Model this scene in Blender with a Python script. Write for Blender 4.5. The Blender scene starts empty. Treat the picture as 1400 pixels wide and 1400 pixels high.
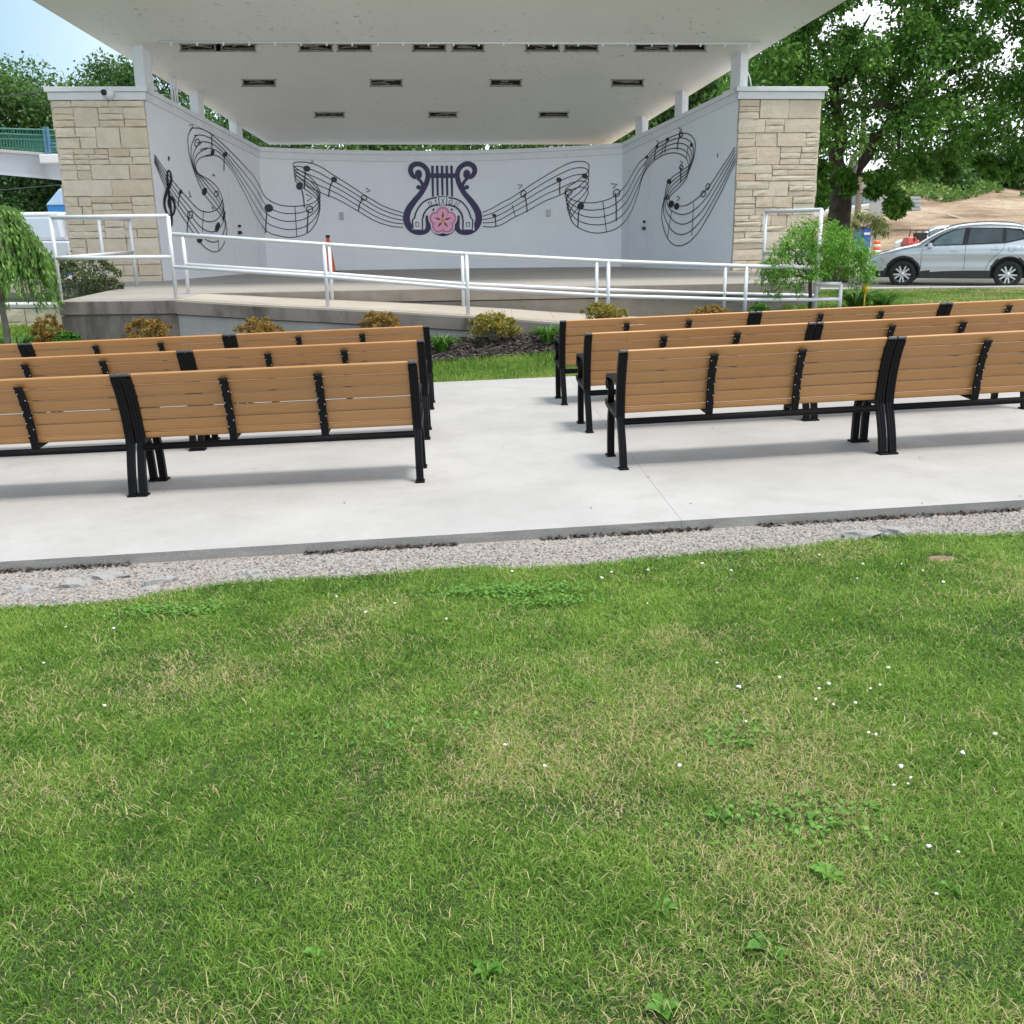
import bpy, bmesh, math, random
import numpy as np
from mathutils import Vector, Matrix
random.seed(7); RNG = np.random.default_rng(11)
SC = bpy.context.scene
COL = SC.collection
R = math.radians

# ------------------------------------------------------------------ camera maths
F = 1385.0; PITCH = R(15.8); ROLL = R(0.75); EYE = 1.65
def ray(px, py):
    u = (px-700)/F; v = (700-py)/F
    c, s = math.cos(ROLL), math.sin(ROLL)
    u2 = u*c+v*s; v2 = -u*s+v*c
    return (u2, math.cos(PITCH)+v2*math.sin(PITCH), -math.sin(PITCH)+v2*math.cos(PITCH))
def at(px, py, Y):
    d = ray(px, py); k = Y/d[1]
    return Vector((k*d[0], Y, EYE+k*d[2]))
def onplane(px, py, a, b, c):          # plane z = a + b x + c y
    d = ray(px, py); k = (a-EYE)/(d[2]-b*d[0]-c*d[1])
    return Vector((k*d[0], k*d[1], EYE+k*d[2]))
PA, PB, PC = .067, .027, -.022
def plane(x, y): return PA+PB*x+PC*y
def onslab(px, py): return onplane(px, py, PA, PB, PC)

cam = bpy.data.cameras.new('camera'); co = bpy.data.objects.new('camera', cam); COL.objects.link(co)
cam.sensor_width = 36; cam.lens = F/1400*36; cam.clip_start = .05; cam.clip_end = 2000
_c, _s = math.cos(ROLL), math.sin(ROLL); _cp, _sp = math.cos(PITCH), math.sin(PITCH)
rx = Vector((_c, -_s*_sp, -_s*_cp)); ux = Vector((_s, _c*_sp, _c*_cp)); bz = -Vector((0, _cp, -_sp))
m = Matrix((rx, ux, bz)).transposed().to_4x4(); m.translation = (0, 0, EYE)
co.matrix_world = m
SC.camera = co

# ------------------------------------------------------------------ scene graph helpers
ORG = {}
def thing(name, label, cat, loc=(0, 0, 0), rz=0, group=None):
    o = bpy.data.objects.new(name, None); o.empty_display_size = .2
    o.location = loc; o.rotation_euler = (0, 0, rz); COL.objects.link(o)
    o['label'] = label; o['category'] = cat
    if group: o['group'] = group
    ORG[o.name] = (Matrix.Translation(Vector(loc)) @ Matrix.Rotation(rz, 4, 'Z')).inverted()
    return o
def tag(o, label, cat, group=None, kind=None):
    if label: o['label'] = label
    if cat: o['category'] = cat
    if group: o['group'] = group
    if kind: o['kind'] = kind
    return o
def structure(o, label=None):
    o['kind'] = 'structure'
    if label: o['label'] = label
    return o
def root_inv(p):
    while p is not None:
        if p.name in ORG: return ORG[p.name]
        p = p.parent
    return None

class MB:
    def __init__(s): s.v = []; s.f = []; s.m = []; s.sm = []
    def add(s, V, Fc, mi=0, smooth=False):
        n = len(s.v); s.v += [tuple(p) for p in V]
        for f in Fc: s.f.append(tuple(i+n for i in f)); s.m.append(mi); s.sm.append(smooth)
    def box(s, c, size, mi=0, rot=None, taper=1.0):
        hx, hy, hz = [q/2 for q in size]
        V = [Vector((sx*hx*(taper if sz > 0 else 1), sy*hy*(taper if sz > 0 else 1), sz*hz)) for sz in (-1, 1) for sy in (-1, 1) for sx in (-1, 1)]
        if rot is not None: V = [rot @ p for p in V]
        V = [p+Vector(c) for p in V]
        s.add(V, [(0, 2, 3, 1), (4, 5, 7, 6), (0, 1, 5, 4), (1, 3, 7, 5), (3, 2, 6, 7), (2, 0, 4, 6)], mi)
    def quad(s, a, b, c, d, mi=0): s.add([a, b, c, d], [(0, 1, 2, 3)], mi)
    def prism(s, pts, off, mi=0):          # closed polygon (3d points) extruded by vector off
        n = len(pts); off = Vector(off)
        V = [Vector(p) for p in pts]+[Vector(p)+off for p in pts]
        Fc = [tuple(range(n))[::-1], tuple(range(n, 2*n))]+[(i, (i+1) % n, n+(i+1) % n, n+i) for i in range(n)]
        s.add(V, Fc, mi)
    def tube(s, P, r, n=8, mi=0, caps=True):
        P = [Vector(p) for p in P]; V = []; k = len(P)
        rr = r if isinstance(r, (list, tuple)) else [r]*k
        t0 = (P[1]-P[0]).normalized()
        ref = Vector((0, 0, 1)) if abs(t0.z) < .9 else Vector((1, 0, 0))
        for i in range(k):
            t = (P[min(i+1, k-1)]-P[max(i-1, 0)])
            t = t.normalized() if t.length > 1e-9 else t0
            a = t.cross(ref)
            if a.length < 1e-5: a = t.cross(Vector((0, 1, 0)))
            a.normalize(); b = a.cross(t).normalized()
            for j in range(n):
                q = 2*math.pi*j/n
                V.append(P[i]+a*math.cos(q)*rr[i]+b*math.sin(q)*rr[i])
        Fc = [(i*n+j, i*n+(j+1) % n, (i+1)*n+(j+1) % n, (i+1)*n+j) for i in range(k-1) for j in range(n)]
        if caps: Fc += [tuple(range(n))[::-1], tuple(range((k-1)*n, k*n))]
        s.add(V, Fc, mi, True)
    def lathe(s, c, prof, n=20, mi=0, axis='Z'):  # prof = [(r, h)]
        V = []; k = len(prof); c = Vector(c)
        for r, h in prof:
            for j in range(n):
                q = 2*math.pi*j/n
                p = (r*math.cos(q), r*math.sin(q), h)
                if axis == 'Y': p = (p[0], p[2], p[1])
                if axis == 'X': p = (p[2], p[0], p[1])
                V.append(c+Vector(p))
        Fc = [(i*n+j, i*n+(j+1) % n, (i+1)*n+(j+1) % n, (i+1)*n+j) for i in range(k-1) for j in range(n)]
        s.add(V, Fc, mi, True)
    def build(s, name, mats, parent=None, bevel=0, seg=2, autosm=True, label=None):
        if not isinstance(mats, (list, tuple)): mats = [mats]
        V = s.v
        inv = root_inv(parent)
        if inv is not None and not getattr(s, 'local', False): V = [inv @ Vector(p) for p in V]
        me = bpy.data.meshes.new(name); me.from_pydata([tuple(p) for p in V], [], s.f)
        for mt in mats: me.materials.append(mt)
        me.polygons.foreach_set('material_index', s.m); me.polygons.foreach_set('use_smooth', s.sm)
        bm = bmesh.new(); bm.from_mesh(me)
        bmesh.ops.recalc_face_normals(bm, faces=bm.faces)
        if bevel:
            es = [e for e in bm.edges if len(e.link_faces) == 2 and e.calc_face_angle(0) > .6]
            bmesh.ops.bevel(bm, geom=es, offset=bevel, segments=seg, affect='EDGES', profile=.5, clamp_overlap=True)
        bm.to_mesh(me); bm.free(); me.update()
        o = bpy.data.objects.new(name, me); COL.objects.link(o)
        if parent is not None: o.parent = parent
        if label: o['label'] = label
        return o

def npmesh(name, V, loops, totals, mats, tint=None, parent=None, smooth=False, mindex=None):
    V = np.asarray(V, np.float32)
    inv = root_inv(parent)
    if inv is not None:
        M_ = np.array(inv, np.float32); V = V @ M_[:3, :3].T+M_[:3, 3]
    me = bpy.data.meshes.new(name)
    loops = np.asarray(loops, np.int32); totals = np.asarray(totals, np.int32)
    me.vertices.add(len(V)); me.vertices.foreach_set('co', np.ascontiguousarray(V, np.float32).ravel())
    me.loops.add(len(loops)); me.loops.foreach_set('vertex_index', loops)
    me.polygons.add(len(totals))
    st = np.concatenate([[0], np.cumsum(totals)[:-1]]).astype(np.int32)
    me.polygons.foreach_set('loop_start', st)
    try: me.polygons.foreach_set('loop_total', totals)
    except Exception: pass
    if not isinstance(mats, (list, tuple)): mats = [mats]
    for mt in mats: me.materials.append(mt)
    if mindex is not None: me.polygons.foreach_set('material_index', np.asarray(mindex, np.int32))
    me.update(calc_edges=True)
    if smooth: me.polygons.foreach_set('use_smooth', np.ones(len(totals), bool))
    if tint is not None:
        a = me.attributes.new('tint', 'FLOAT', 'FACE'); a.data.foreach_set('value', np.asarray(tint, np.float32))
    me.validate()
    o = bpy.data.objects.new(name, me); COL.objects.link(o)
    if parent is not None: o.parent = parent
    return o

# ------------------------------------------------------------------ materials
def newmat(name):
    mt = bpy.data.materials.new(name); mt.use_nodes = True
    nt = mt.node_tree; b = nt.nodes['Principled BSDF']
    return mt, nt, b
def ramp(nt, fac, stops):
    r = nt.nodes.new('ShaderNodeValToRGB'); e = r.color_ramp.elements
    while len(e) < len(stops): e.new(.5)
    for q, (p, c) in zip(e, stops): q.position = p; q.color = (*c, 1)
    nt.links.new(fac, r.inputs[0]); return r.outputs[0]
def noise(nt, scale, detail=4, rough=.6, coord='Object', stretch=None):
    tc = nt.nodes.new('ShaderNodeTexCoord'); n = nt.nodes.new('ShaderNodeTexNoise')
    n.inputs['Scale'].default_value = scale; n.inputs['Detail'].default_value = detail; n.inputs['Roughness'].default_value = rough
    src = tc.outputs[coord]
    if stretch:
        mp = nt.nodes.new('ShaderNodeMapping'); mp.inputs['Scale'].default_value = stretch
        nt.links.new(src, mp.inputs[0]); src = mp.outputs[0]
    nt.links.new(src, n.inputs['Vector']); return n.outputs['Fac']
def bump(nt, b, h, strength, dist):
    bp = nt.nodes.new('ShaderNodeBump'); bp.inputs['Strength'].default_value = strength; bp.inputs['Distance'].default_value = dist
    nt.links.new(h, bp.inputs['Height']); nt.links.new(bp.outputs[0], b.inputs['Normal'])
def mixc(nt, fac, a, b_, mode='MIX'):
    mx = nt.nodes.new('ShaderNodeMix'); mx.data_type = 'RGBA'; mx.blend_type = mode
    if isinstance(fac, float): mx.inputs[0].default_value = fac
    else: nt.links.new(fac, mx.inputs[0])
    for s, i in ((a, 6), (b_, 7)):
        if isinstance(s, tuple): mx.inputs[i].default_value = (*s, 1)
        else: nt.links.new(s, mx.inputs[i])
    return mx.outputs[2]
def simple(name, c, rough=.6, metal=0, var=.12, scale=8, bmp=0, bscale=60, spec=.5, coat=0):
    mt, nt, b = newmat(name)
    lo = tuple(q*(1-var) for q in c); hi = tuple(min(1, q*(1+var)) for q in c)
    col = ramp(nt, noise(nt, scale), [(.3, lo), (.7, hi)])
    nt.links.new(col, b.inputs['Base Color'])
    b.inputs['Roughness'].default_value = rough; b.inputs['Metallic'].default_value = metal
    b.inputs['Specular IOR Level'].default_value = spec
    b.inputs['Coat Weight'].default_value = coat
    if bmp: bump(nt, b, noise(nt, bscale, 3), bmp, .01)
    return mt
def leafmat(name, stops, trans=.35, rough=.5):
    mt, nt, b = newmat(name)
    at_ = nt.nodes.new('ShaderNodeAttribute'); at_.attribute_name = 'tint'
    col = ramp(nt, at_.outputs['Fac'], stops)
    nt.links.new(col, b.inputs['Base Color']); b.inputs['Roughness'].default_value = rough
    b.inputs['Specular IOR Level'].default_value = .3
    tr = nt.nodes.new('ShaderNodeBsdfTranslucent'); nt.links.new(col, tr.inputs[0])
    ms = nt.nodes.new('ShaderNodeMixShader'); ms.inputs[0].default_value = trans
    out = nt.nodes['Material Output']
    nt.links.new(b.outputs[0], ms.inputs[1]); nt.links.new(tr.outputs[0], ms.inputs[2]); nt.links.new(ms.outputs[0], out.inputs[0])
    return mt
def concrete(name, c, stain=(.5, .5, .5), amt=.3, scale=1.2, rough=.85, bmp=.25, speck=.25, streak=None):
    mt, nt, b = newmat(name)
    base = ramp(nt, noise(nt, scale, 6, .65), [(.3, tuple(q*.88 for q in c)), (.7, tuple(min(1, q*1.08) for q in c))])
    fine = ramp(nt, noise(nt, 90, 3, .7), [(.35, (1-speck,)*3), (.6, (1, 1, 1))])
    col = mixc(nt, .7, base, fine, 'MULTIPLY')
    big = ramp(nt, noise(nt, streak[0] if streak else scale*2.3, 6, .7, stretch=streak[1] if streak else None), [(.48, (0, 0, 0)), (.68, (amt,)*3)])
    col = mixc(nt, big, col, stain)
    nt.links.new(col, b.inputs['Base Color']); b.inputs['Roughness'].default_value = rough
    b.inputs['Specular IOR Level'].default_value = .3
    bump(nt, b, noise(nt, 70, 4, .7), bmp, .004)
    return mt
M = {}
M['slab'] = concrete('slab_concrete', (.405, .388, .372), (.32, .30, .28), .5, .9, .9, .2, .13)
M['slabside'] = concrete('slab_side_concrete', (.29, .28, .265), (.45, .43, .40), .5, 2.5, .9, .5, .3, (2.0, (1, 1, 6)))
M['stagefloor'] = concrete('stage_floor_concrete', (.36, .33, .295), (.30, .27, .24), .35, .7, .9, .2, .2)
M['stageface'] = concrete('stage_face_concrete', (.33, .285, .235), (.16, .14, .12), .45, 1.2, .9, .3, .25)
M['rampface'] = concrete('weathered_dark_concrete', (.23, .208, .185), (.05, .045, .04), .9, 2.6, .9, .4, .3, (1.1, (1.2, 1.2, .35)))
M['rampgrey'] = concrete('grey_patched_concrete', (.38, .38, .37), (.2, .2, .2), .4, 1.6, .9, .3, .2, (1.6, (1.5, 1.5, .3)))
M['ramptop'] = concrete('ramp_concrete', (.43, .38, .315), (.33, .29, .24), .3, 1.1, .9, .2, .15)
M['joint'] = simple('joint_dark', (.06, .055, .05), .95)
M['white'] = simple('white_painted_wall', (.66, .67, .70), .6, var=.04, scale=1.5, bmp=.08, bscale=25)
# painted wall gets faint runs and grime near its foot
_mt, _nt, _b = newmat('painted_stage_wall')
_base = ramp(_nt, noise(_nt, .7, 5), [(.3, (.70, .71, .75)), (.7, (.75, .76, .79))])
_run = ramp(_nt, noise(_nt, 2.2, 5, .7, stretch=(3, 3, .18)), [(.52, (0, 0, 0)), (.75, (.35, .35, .35))])
_col = mixc(_nt, _run, _base, (.64, .645, .67))
_brick = _nt.nodes.new('ShaderNodeTexBrick'); _tc = _nt.nodes.new('ShaderNodeTexCoord')
_nt.links.new(_col, _b.inputs['Base Color']); _b.inputs['Roughness'].default_value = .55
_nt.nodes.remove(_brick)
bump(_nt, _b, noise(_nt, 6, 5, .7, stretch=(3, 3, .4)), .12, .01)
M['wall'] = _mt
M['trim'] = simple('white_trim_paint', (.68, .685, .70), .5, var=.05, scale=5, bmp=.05)
M['rail'] = simple('white_rail_paint', (.66, .67, .69), .4, var=.05, scale=12)
# roof underside: flaking paint specks
_mt, _nt, _b = newmat('flaking_soffit_paint')
_base = ramp(_nt, noise(_nt, .5, 5), [(.3, (.75, .735, .70)), (.7, (.82, .80, .765))])
_sp = ramp(_nt, noise(_nt, 6, 6, .8, stretch=(1, 2.2, 1)), [(.60, (0, 0, 0)), (.64, (.8, .8, .8))])
_zone = ramp(_nt, noise(_nt, .55, 2), [(.42, (0, 0, 0)), (.6, (1, 1, 1))])
_f = mixc(_nt, 1.0, _sp, _zone, 'MULTIPLY')
_col = mixc(_nt, _f, _base, (.22, .2, .18))
_nt.links.new(_col, _b.inputs['Base Color']); _b.inputs['Roughness'].default_value = .7
bump(_nt, _b, noise(_nt, 5, 4), .1, .01)
M['soffit'] = _mt
M['bounceroof'] = concrete('light_bounce_roof', (.72, .60, .45), (.6, .5, .36), .3, 2, .95, .3, .2)  # pale warm tone chosen to bounce light onto the soffit edges
M['ventdark'] = simple('vent_cavity', (.10, .085, .07), .9, var=.4, scale=9)
M['louvre'] = simple('bent_louvre', (.34, .32, .29), .7, var=.3, scale=15)
M['roof'] = simple('roof_membrane', (.35, .35, .34), .9)
M['ink'] = simple('mural_black_paint', (.011, .0105, .014), .5, var=.3, scale=6)
M['navy'] = simple('emblem_navy_paint', (.028, .017, .072), .5, var=.15)
M['emblemwhite'] = simple('emblem_white_paint', (.71, .715, .74), .5, var=.04)
M['pink'] = simple('flower_pink_paint', (.62, .17, .33), .5, var=.08)
M['palepink'] = simple('flower_pale_pink_paint', (.78, .40, .54), .5, var=.08)
M['crimson'] = simple('flower_crimson_paint', (.28, .02, .06), .5, var=.1)
M['yellow'] = simple('flower_yellow_paint', (.75, .45, .10), .5)
# limestone, per-stone tint
_mt, _nt, _b = newmat('buff_limestone')
_a = _nt.nodes.new('ShaderNodeAttribute'); _a.attribute_name = 'tint'
_c1 = ramp(_nt, _a.outputs['Fac'], [(0, (.68, .56, .42)), (.35, (.73, .62, .485)), (.7, (.76, .66, .53)), (1, (.655, .52, .375))])
_c2 = ramp(_nt, noise(_nt, 5, 6, .7), [(.35, (.84, .83, .82)), (.65, (1.0, 1.0, 1.0))])
_c3 = mixc(_nt, .75, _c1, _c2, 'MULTIPLY')
_c4 = mixc(_nt, ramp(_nt, noise(_nt, 3.1, 5, .7), [(.58, (0, 0, 0)), (.75, (.45, .45, .45))]), _c3, (.50, .34, .15))
_nt.links.new(_c4, _b.inputs['Base Color']); _b.inputs['Roughness'].default_value = .9
bump(_nt, _b, noise(_nt, 14, 7, .8), .55, .04)
M['stone'] = _mt
M['mortar'] = simple('mortar', (.40, .35, .285), .95, bmp=.3)
# benches
_mt, _nt, _b = newmat('cedar_coloured_slat')
_gi = _nt.nodes.new('ShaderNodeNewGeometry'); _oi = _nt.nodes.new('ShaderNodeObjectInfo')
_g = noise(_nt, 9, 5, .7, stretch=(.6, 9, 9)); _g2 = noise(_nt, 1.3, 3)
_c = ramp(_nt, _g, [(.3, (.375, .178, .056)), (.7, (.45, .226, .076))])
_c = mixc(_nt, ramp(_nt, _g2, [(.4, (0, 0, 0)), (.7, (.35, .35, .35))]), _c, (.45, .24, .10))
_c = mixc(_nt, 1.0, _c, ramp(_nt, _gi.outputs['Random Per Island'], [(0, (.84, .85, .87)), (1, (1.10, 1.08, 1.05))]), 'MULTIPLY')
_c = mixc(_nt, 1.0, _c, ramp(_nt, _oi.outputs['Random'], [(0, (.92, .93, .95)), (1, (1.06, 1.05, 1.04))]), 'MULTIPLY')
_nt.links.new(_c, _b.inputs['Base Color']); _b.inputs['Roughness'].default_value = .32; _b.inputs['Specular IOR Level'].default_value = .5
bump(_nt, _b, noise(_nt, 30, 3, .7, stretch=(.3, 8, 8)), .12, .002)
M['slat'] = _mt
M['iron'] = simple('black_powder_coat', (.003, .003, .004), .5, var=.25, scale=20, bmp=.05, bscale=150, spec=.18)
M['ironcap'] = simple('sheen_grey_cap', (.05, .05, .055), .3, var=.3, scale=60)  # greyer base colour stands in for the sheen on the caps
M['bolt'] = simple('zinc_bolt', (.6, .6, .6), .3, .8)
# vegetation
M['grassblade'] = leafmat('grass_blade', [(0, (.055, .135, .018)), (.3, (.138, .283, .032)), (.55, (.228, .385, .054)), (.74, (.36, .485, .105)), (.80, (.52, .45, .19)), (1, (.68, .57, .34))], .42, .5)
M['weedleaf'] = leafmat('broad_weed_leaf', [(0, (.07, .20, .025)), (1, (.17, .36, .055))], .35, .45)
M['treeleaf'] = leafmat('dark_tree_leaf', [(0, (.05, .125, .024)), (.5, (.12, .275, .042)), (1, (.25, .43, .08))], .45, .5)
M['backleaf'] = leafmat('background_leaf', [(0, (.03, .08, .02)), (.5, (.08, .17, .04)), (1, (.17, .28, .07))], .4)
M['freshleaf'] = leafmat('fresh_leaf', [(0, (.07, .20, .02)), (.5, (.15, .36, .04)), (1, (.27, .50, .08))], .4)
M['weepleaf'] = leafmat('weeping_leaf', [(0, (.08, .19, .03)), (.5, (.16, .33, .06)), (1, (.28, .45, .12))], .4)
M['barberry'] = leafmat('barberry_leaf', [(0, (.16, .10, .02)), (.4, (.30, .20, .035)), (.75, (.36, .17, .05)), (1, (.28, .30, .05))], .3)
M['greenberry'] = leafmat('gold_green_leaf', [(0, (.13, .14, .02)), (.5, (.30, .28, .045)), (1, (.38, .24, .06))], .3)
M['hosta'] = leafmat('daylily_leaf', [(0, (.04, .13, .015)), (1, (.13, .28, .04))], .3, .4)
M['shrub'] = leafmat('dull_shrub_leaf', [(0, (.04, .07, .02)), (.6, (.10, .15, .045)), (.9, (.2, .2, .09)), (1, (.3, .22, .12))], .3)
M['bark'] = simple('bark', (.085, .065, .05), .95, var=.45, scale=6, bmp=.8, bscale=14)
M['greybark'] = simple('grey_bark', (.17, .15, .13), .9, var=.3, scale=14, bmp=.5, bscale=30)
_mt, _nt, _b = newmat('lawn_soil')
_c = ramp(_nt, noise(_nt, 1.4, 6, .7), [(.3, (.035, .06, .016)), (.55, (.06, .085, .028)), (.75, (.11, .10, .05))])
_c = mixc(_nt, .6, _c, ramp(_nt, noise(_nt, 60, 4, .7), [(.3, (.4, .4, .4)), (.7, (1, 1, 1))]), 'MULTIPLY')
_nt.links.new(_c, _b.inputs['Base Color']); _b.inputs['Roughness'].default_value = 1
bump(_nt, _b, noise(_nt, 40, 4, .8), .8, .03)
M['lawn'] = _mt
M['gravel'] = simple('gravel_bed', (.30, .26, .225), .95, var=.35, scale=50, bmp=1, bscale=60)
M['pebble'] = leafmat('pebbles', [(0, (.09, .085, .082)), (.4, (.23, .215, .205)), (.8, (.36, .345, .335)), (1, (.36, .27, .22))], 0, .85)
M['rubble'] = concrete('broken_concrete', (.33, .32, .31), (.2, .19, .18), .4, 6, .95, 1, .3)
M['mulch'] = simple('mulch_bed', (.05, .04, .035), 1, var=.5, scale=40, bmp=1, bscale=50)
M['chip'] = leafmat('mulch_chips', [(0, (.025, .02, .018)), (.7, (.07, .055, .048)), (1, (.16, .13, .11))], 0, .9)
M['asphalt'] = concrete('worn_pavement', (.47, .41, .34), (.35, .31, .26), .4, .25, .95, .3, .25)
M['kerb'] = concrete('kerb_concrete', (.55, .53, .50), (.4, .38, .35), .3, 1, .9, .2, .2)
_mt, _nt, _b = newmat('hillside')
_c = ramp(_nt, noise(_nt, .16, 7, .7, stretch=(1, 1.6, 3)), [(.38, (.20, .13, .08)), (.5, (.36, .255, .165)), (.6, (.47, .365, .25))])
_c = mixc(_nt, .5, _c, ramp(_nt, noise(_nt, 2.5, 5, .7), [(.3, (.5, .5, .5)), (.7, (1, 1, 1))]), 'MULTIPLY')
_nt.links.new(_c, _b.inputs['Base Color']); _b.inputs['Roughness'].default_value = 1
bump(_nt, _b, noise(_nt, 3, 5, .7), .6, .15)
M['dirt'] = _mt
M['bareearth'] = simple('bare_earth', (.22, .14, .10), 1, var=.6, scale=35, bmp=1, bscale=45)
# manufactured
M['silver'] = simple('silver_car_paint', (.66, .68, .73), .3, .4, var=.02, coat=.8)
M['whitecar'] = simple('white_car_paint', (.75, .75, .75), .3, 0, var=.02, coat=.6)
M['clad'] = simple('dark_plastic_cladding', (.035, .035, .038), .6, var=.15)
M['tyre'] = simple('tyre_rubber', (.018, .018, .018), .8, var=.2, scale=30)
M['rim'] = simple('alloy_rim', (.78, .78, .80), .35, .5, var=.05)
M['glass'] = simple('tinted_car_glass', (.035, .05, .055), .06, 0, var=.5, scale=2.2, spec=.9)
M['paleglass'] = simple('pale_reflecting_glass', (.10, .15, .16), .05, 0, var=.5, scale=3, spec=1)
M['lamp'] = simple('headlight_lens', (.75, .77, .8), .12, 0, var=.1, coat=1)
M['red'] = simple('red_paint', (.42, .045, .03), .4, var=.25, scale=3)
M['bluepl'] = simple('blue_plastic', (.03, .12, .42), .45, var=.15)
M['bluebright'] = simple('bright_blue_plastic', (.04, .26, .66), .4, var=.1)
M['bluepale'] = simple('pale_blue_plastic', (.45, .62, .82), .4, var=.05)
M['orange'] = simple('orange_plastic', (.72, .13, .035), .5, var=.1)
M['steelgreen'] = simple('green_railing_paint', (.045, .17, .13), .5, var=.2)
M['steelblue'] = simple('blue_steel_paint', (.09, .20, .31), .5, var=.1)
M['girder'] = simple('pale_girder', (.42, .46, .53), .55, var=.05, scale=1)
M['signback'] = simple('sign_back_metal', (.42, .41, .40), .5, .5, var=.08)
M['pole'] = simple('wooden_pole', (.27, .22, .17), .9, var=.3, scale=20)
M['block'] = concrete('grey_wall_block', (.40, .41, .42), (.26, .27, .28), .4, .8, .9, .5, .2)
M['slate'] = simple('blue_grey_fence', (.16, .21, .23), .7, var=.3, scale=1)
M['plank'] = simple('pale_plank', (.72, .66, .58), .8, var=.08)
M['housewall'] = simple('house_wall', (.45, .44, .43), .8)
M['houseroof'] = simple('house_roof', (.16, .14, .135), .9)
M['cam'] = simple('camera_housing', (.66, .66, .64), .4)
M['black'] = simple('matt_black', (.012, .012, .012), .5)
M['cable'] = simple('cable', (.05, .055, .05), .7)
M['clover'] = simple('clover_white', (.78, .78, .72), .8)
# ------------------------------------------------------------------ terrain
def sm(a, b, x):
    t = min(1, max(0, (x-a)/(b-a))); return t*t*(3-2*t)
def lot(x, y):
    l = .38+(-.12-.38)*sm(-6, 4, x)
    far = max(0, y-30)
    return l-.010*min(far, 45) if x > -6 else l
def ground(x, y):
    xx = max(-14, min(14, x)); p = plane(xx, max(min(y, 12.8), -6))-.065
    if y <= 12.8: return p
    B = max(-.24, min(.30, .02+.045*(x+.6)))
    if y <= 15.3: return p+(B-p)*sm(12.6, 15.5, y)
    e = 18.6 if x < -6 else 26
    return B+(lot(x, y)-B)*sm(15.3, e, y)
def sheet(name, xs, ys, mt, dz=0, inside=None, zf=ground):
    V = []; idx = {}
    for j, y in enumerate(ys):
        for i, x in enumerate(xs):
            idx[i, j] = len(V); V.append((x, y, zf(x, y)+dz))
    Fc = []
    for j in range(len(ys)-1):
        for i in range(len(xs)-1):
            cx, cy = (xs[i]+xs[i+1])/2, (ys[j]+ys[j+1])/2
            if inside is None or inside(cx, cy): Fc.append((idx[i, j], idx[i+1, j], idx[i+1, j+1], idx[i, j+1]))
    b = MB(); b.add(V, Fc, 0, True)
    return b.build(name, mt)
def lin(a, b, n): return [a+(b-a)*i/n for i in range(n+1)]
xs = [-400, -150, -60, -30, -20]+lin(-15, 16, 62)+[20, 25, 30, 40, 60, 100, 200, 400]
ys = [-60, -20, -8, -3]+lin(0, 30, 75)+[32, 35, 40, 50, 60, 75, 100, 160, 300, 600, 1200]
structure(sheet('ground', xs, ys, M['lawn']))
# pavement behind and beside the shell
def lotarea(x, y):
    if x > 4: return y > 27.0
    if x < -6: return y > 24
    return y > 25.6
structure(sheet('parking_lot', [-60, -40, -30, -20, -12, -6, -3, 0, 4, 8, 12, 16, 20, 25, 30, 40, 60, 90], [24, 24.8, 25.6, 26.3, 27, 28, 29, 30, 31, 32]+[36, 40, 46, 52, 58, 66, 75], M['asphalt'], .02, lotarea))
b = MB()
for x0 in np.arange(5, 40, 3.0):
    z0, z1 = ground(x0, 27.0), ground(x0+2.98, 27.0)
    P = [(x0, 26.9, z0-.1), (x0+2.98, 26.9, z1-.1), (x0+2.98, 27.05, z1-.1), (x0, 27.05, z0-.1)]
    b.prism(P, (0, 0, .19))
structure(b.build('kerb', M['kerb'], bevel=.015))

# ------------------------------------------------------------------ slab
E0 = Vector((-2.876, 5.402, 0)); E1 = Vector((3.084, 5.878, 0)); ED = (E1-E0)/5.96
def edge_y(x): return E0.y+(x-E0.x)*(E1.y-E0.y)/(E1.x-E0.x)
FARY = lambda x: 12.745+.033*x
# joints: one crack across the aisle row, joints running with the view
P0, P1 = onslab(590, 588), onslab(760, 583)
jy = lambda x: P0.y+(x-P0.x)*(P1.y-P0.y)/(P1.x-P0.x)
b = MB(); g = .0009
xj = [-9.5, 0.95, 9.5]
for i in range(len(xj)-1):
    for (fa, fb, s0, s1) in ((edge_y, jy, 0, -g), (jy, FARY, g, 0)):
        xa, xb = xj[i]+g, xj[i+1]-g
        sk = lambda x, y, k=0: x-(y-7)*.035
        P = []
        for (x, f_, s_) in ((xa, fa, s0), (xb, fa, s0), (xb, fb, s1), (xa, fb, s1)):
            y = f_(x)+s_; X = sk(x, y); y = f_(X)+s_
            P.append((X, y, plane(X, y)))
        n0 = len(b.v)
        V = [(p[0], p[1], p[2]-.13) for p in P]+P
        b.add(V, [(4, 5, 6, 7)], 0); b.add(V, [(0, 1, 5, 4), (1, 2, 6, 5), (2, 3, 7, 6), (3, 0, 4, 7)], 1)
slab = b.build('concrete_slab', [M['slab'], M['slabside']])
structure(slab)

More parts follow.
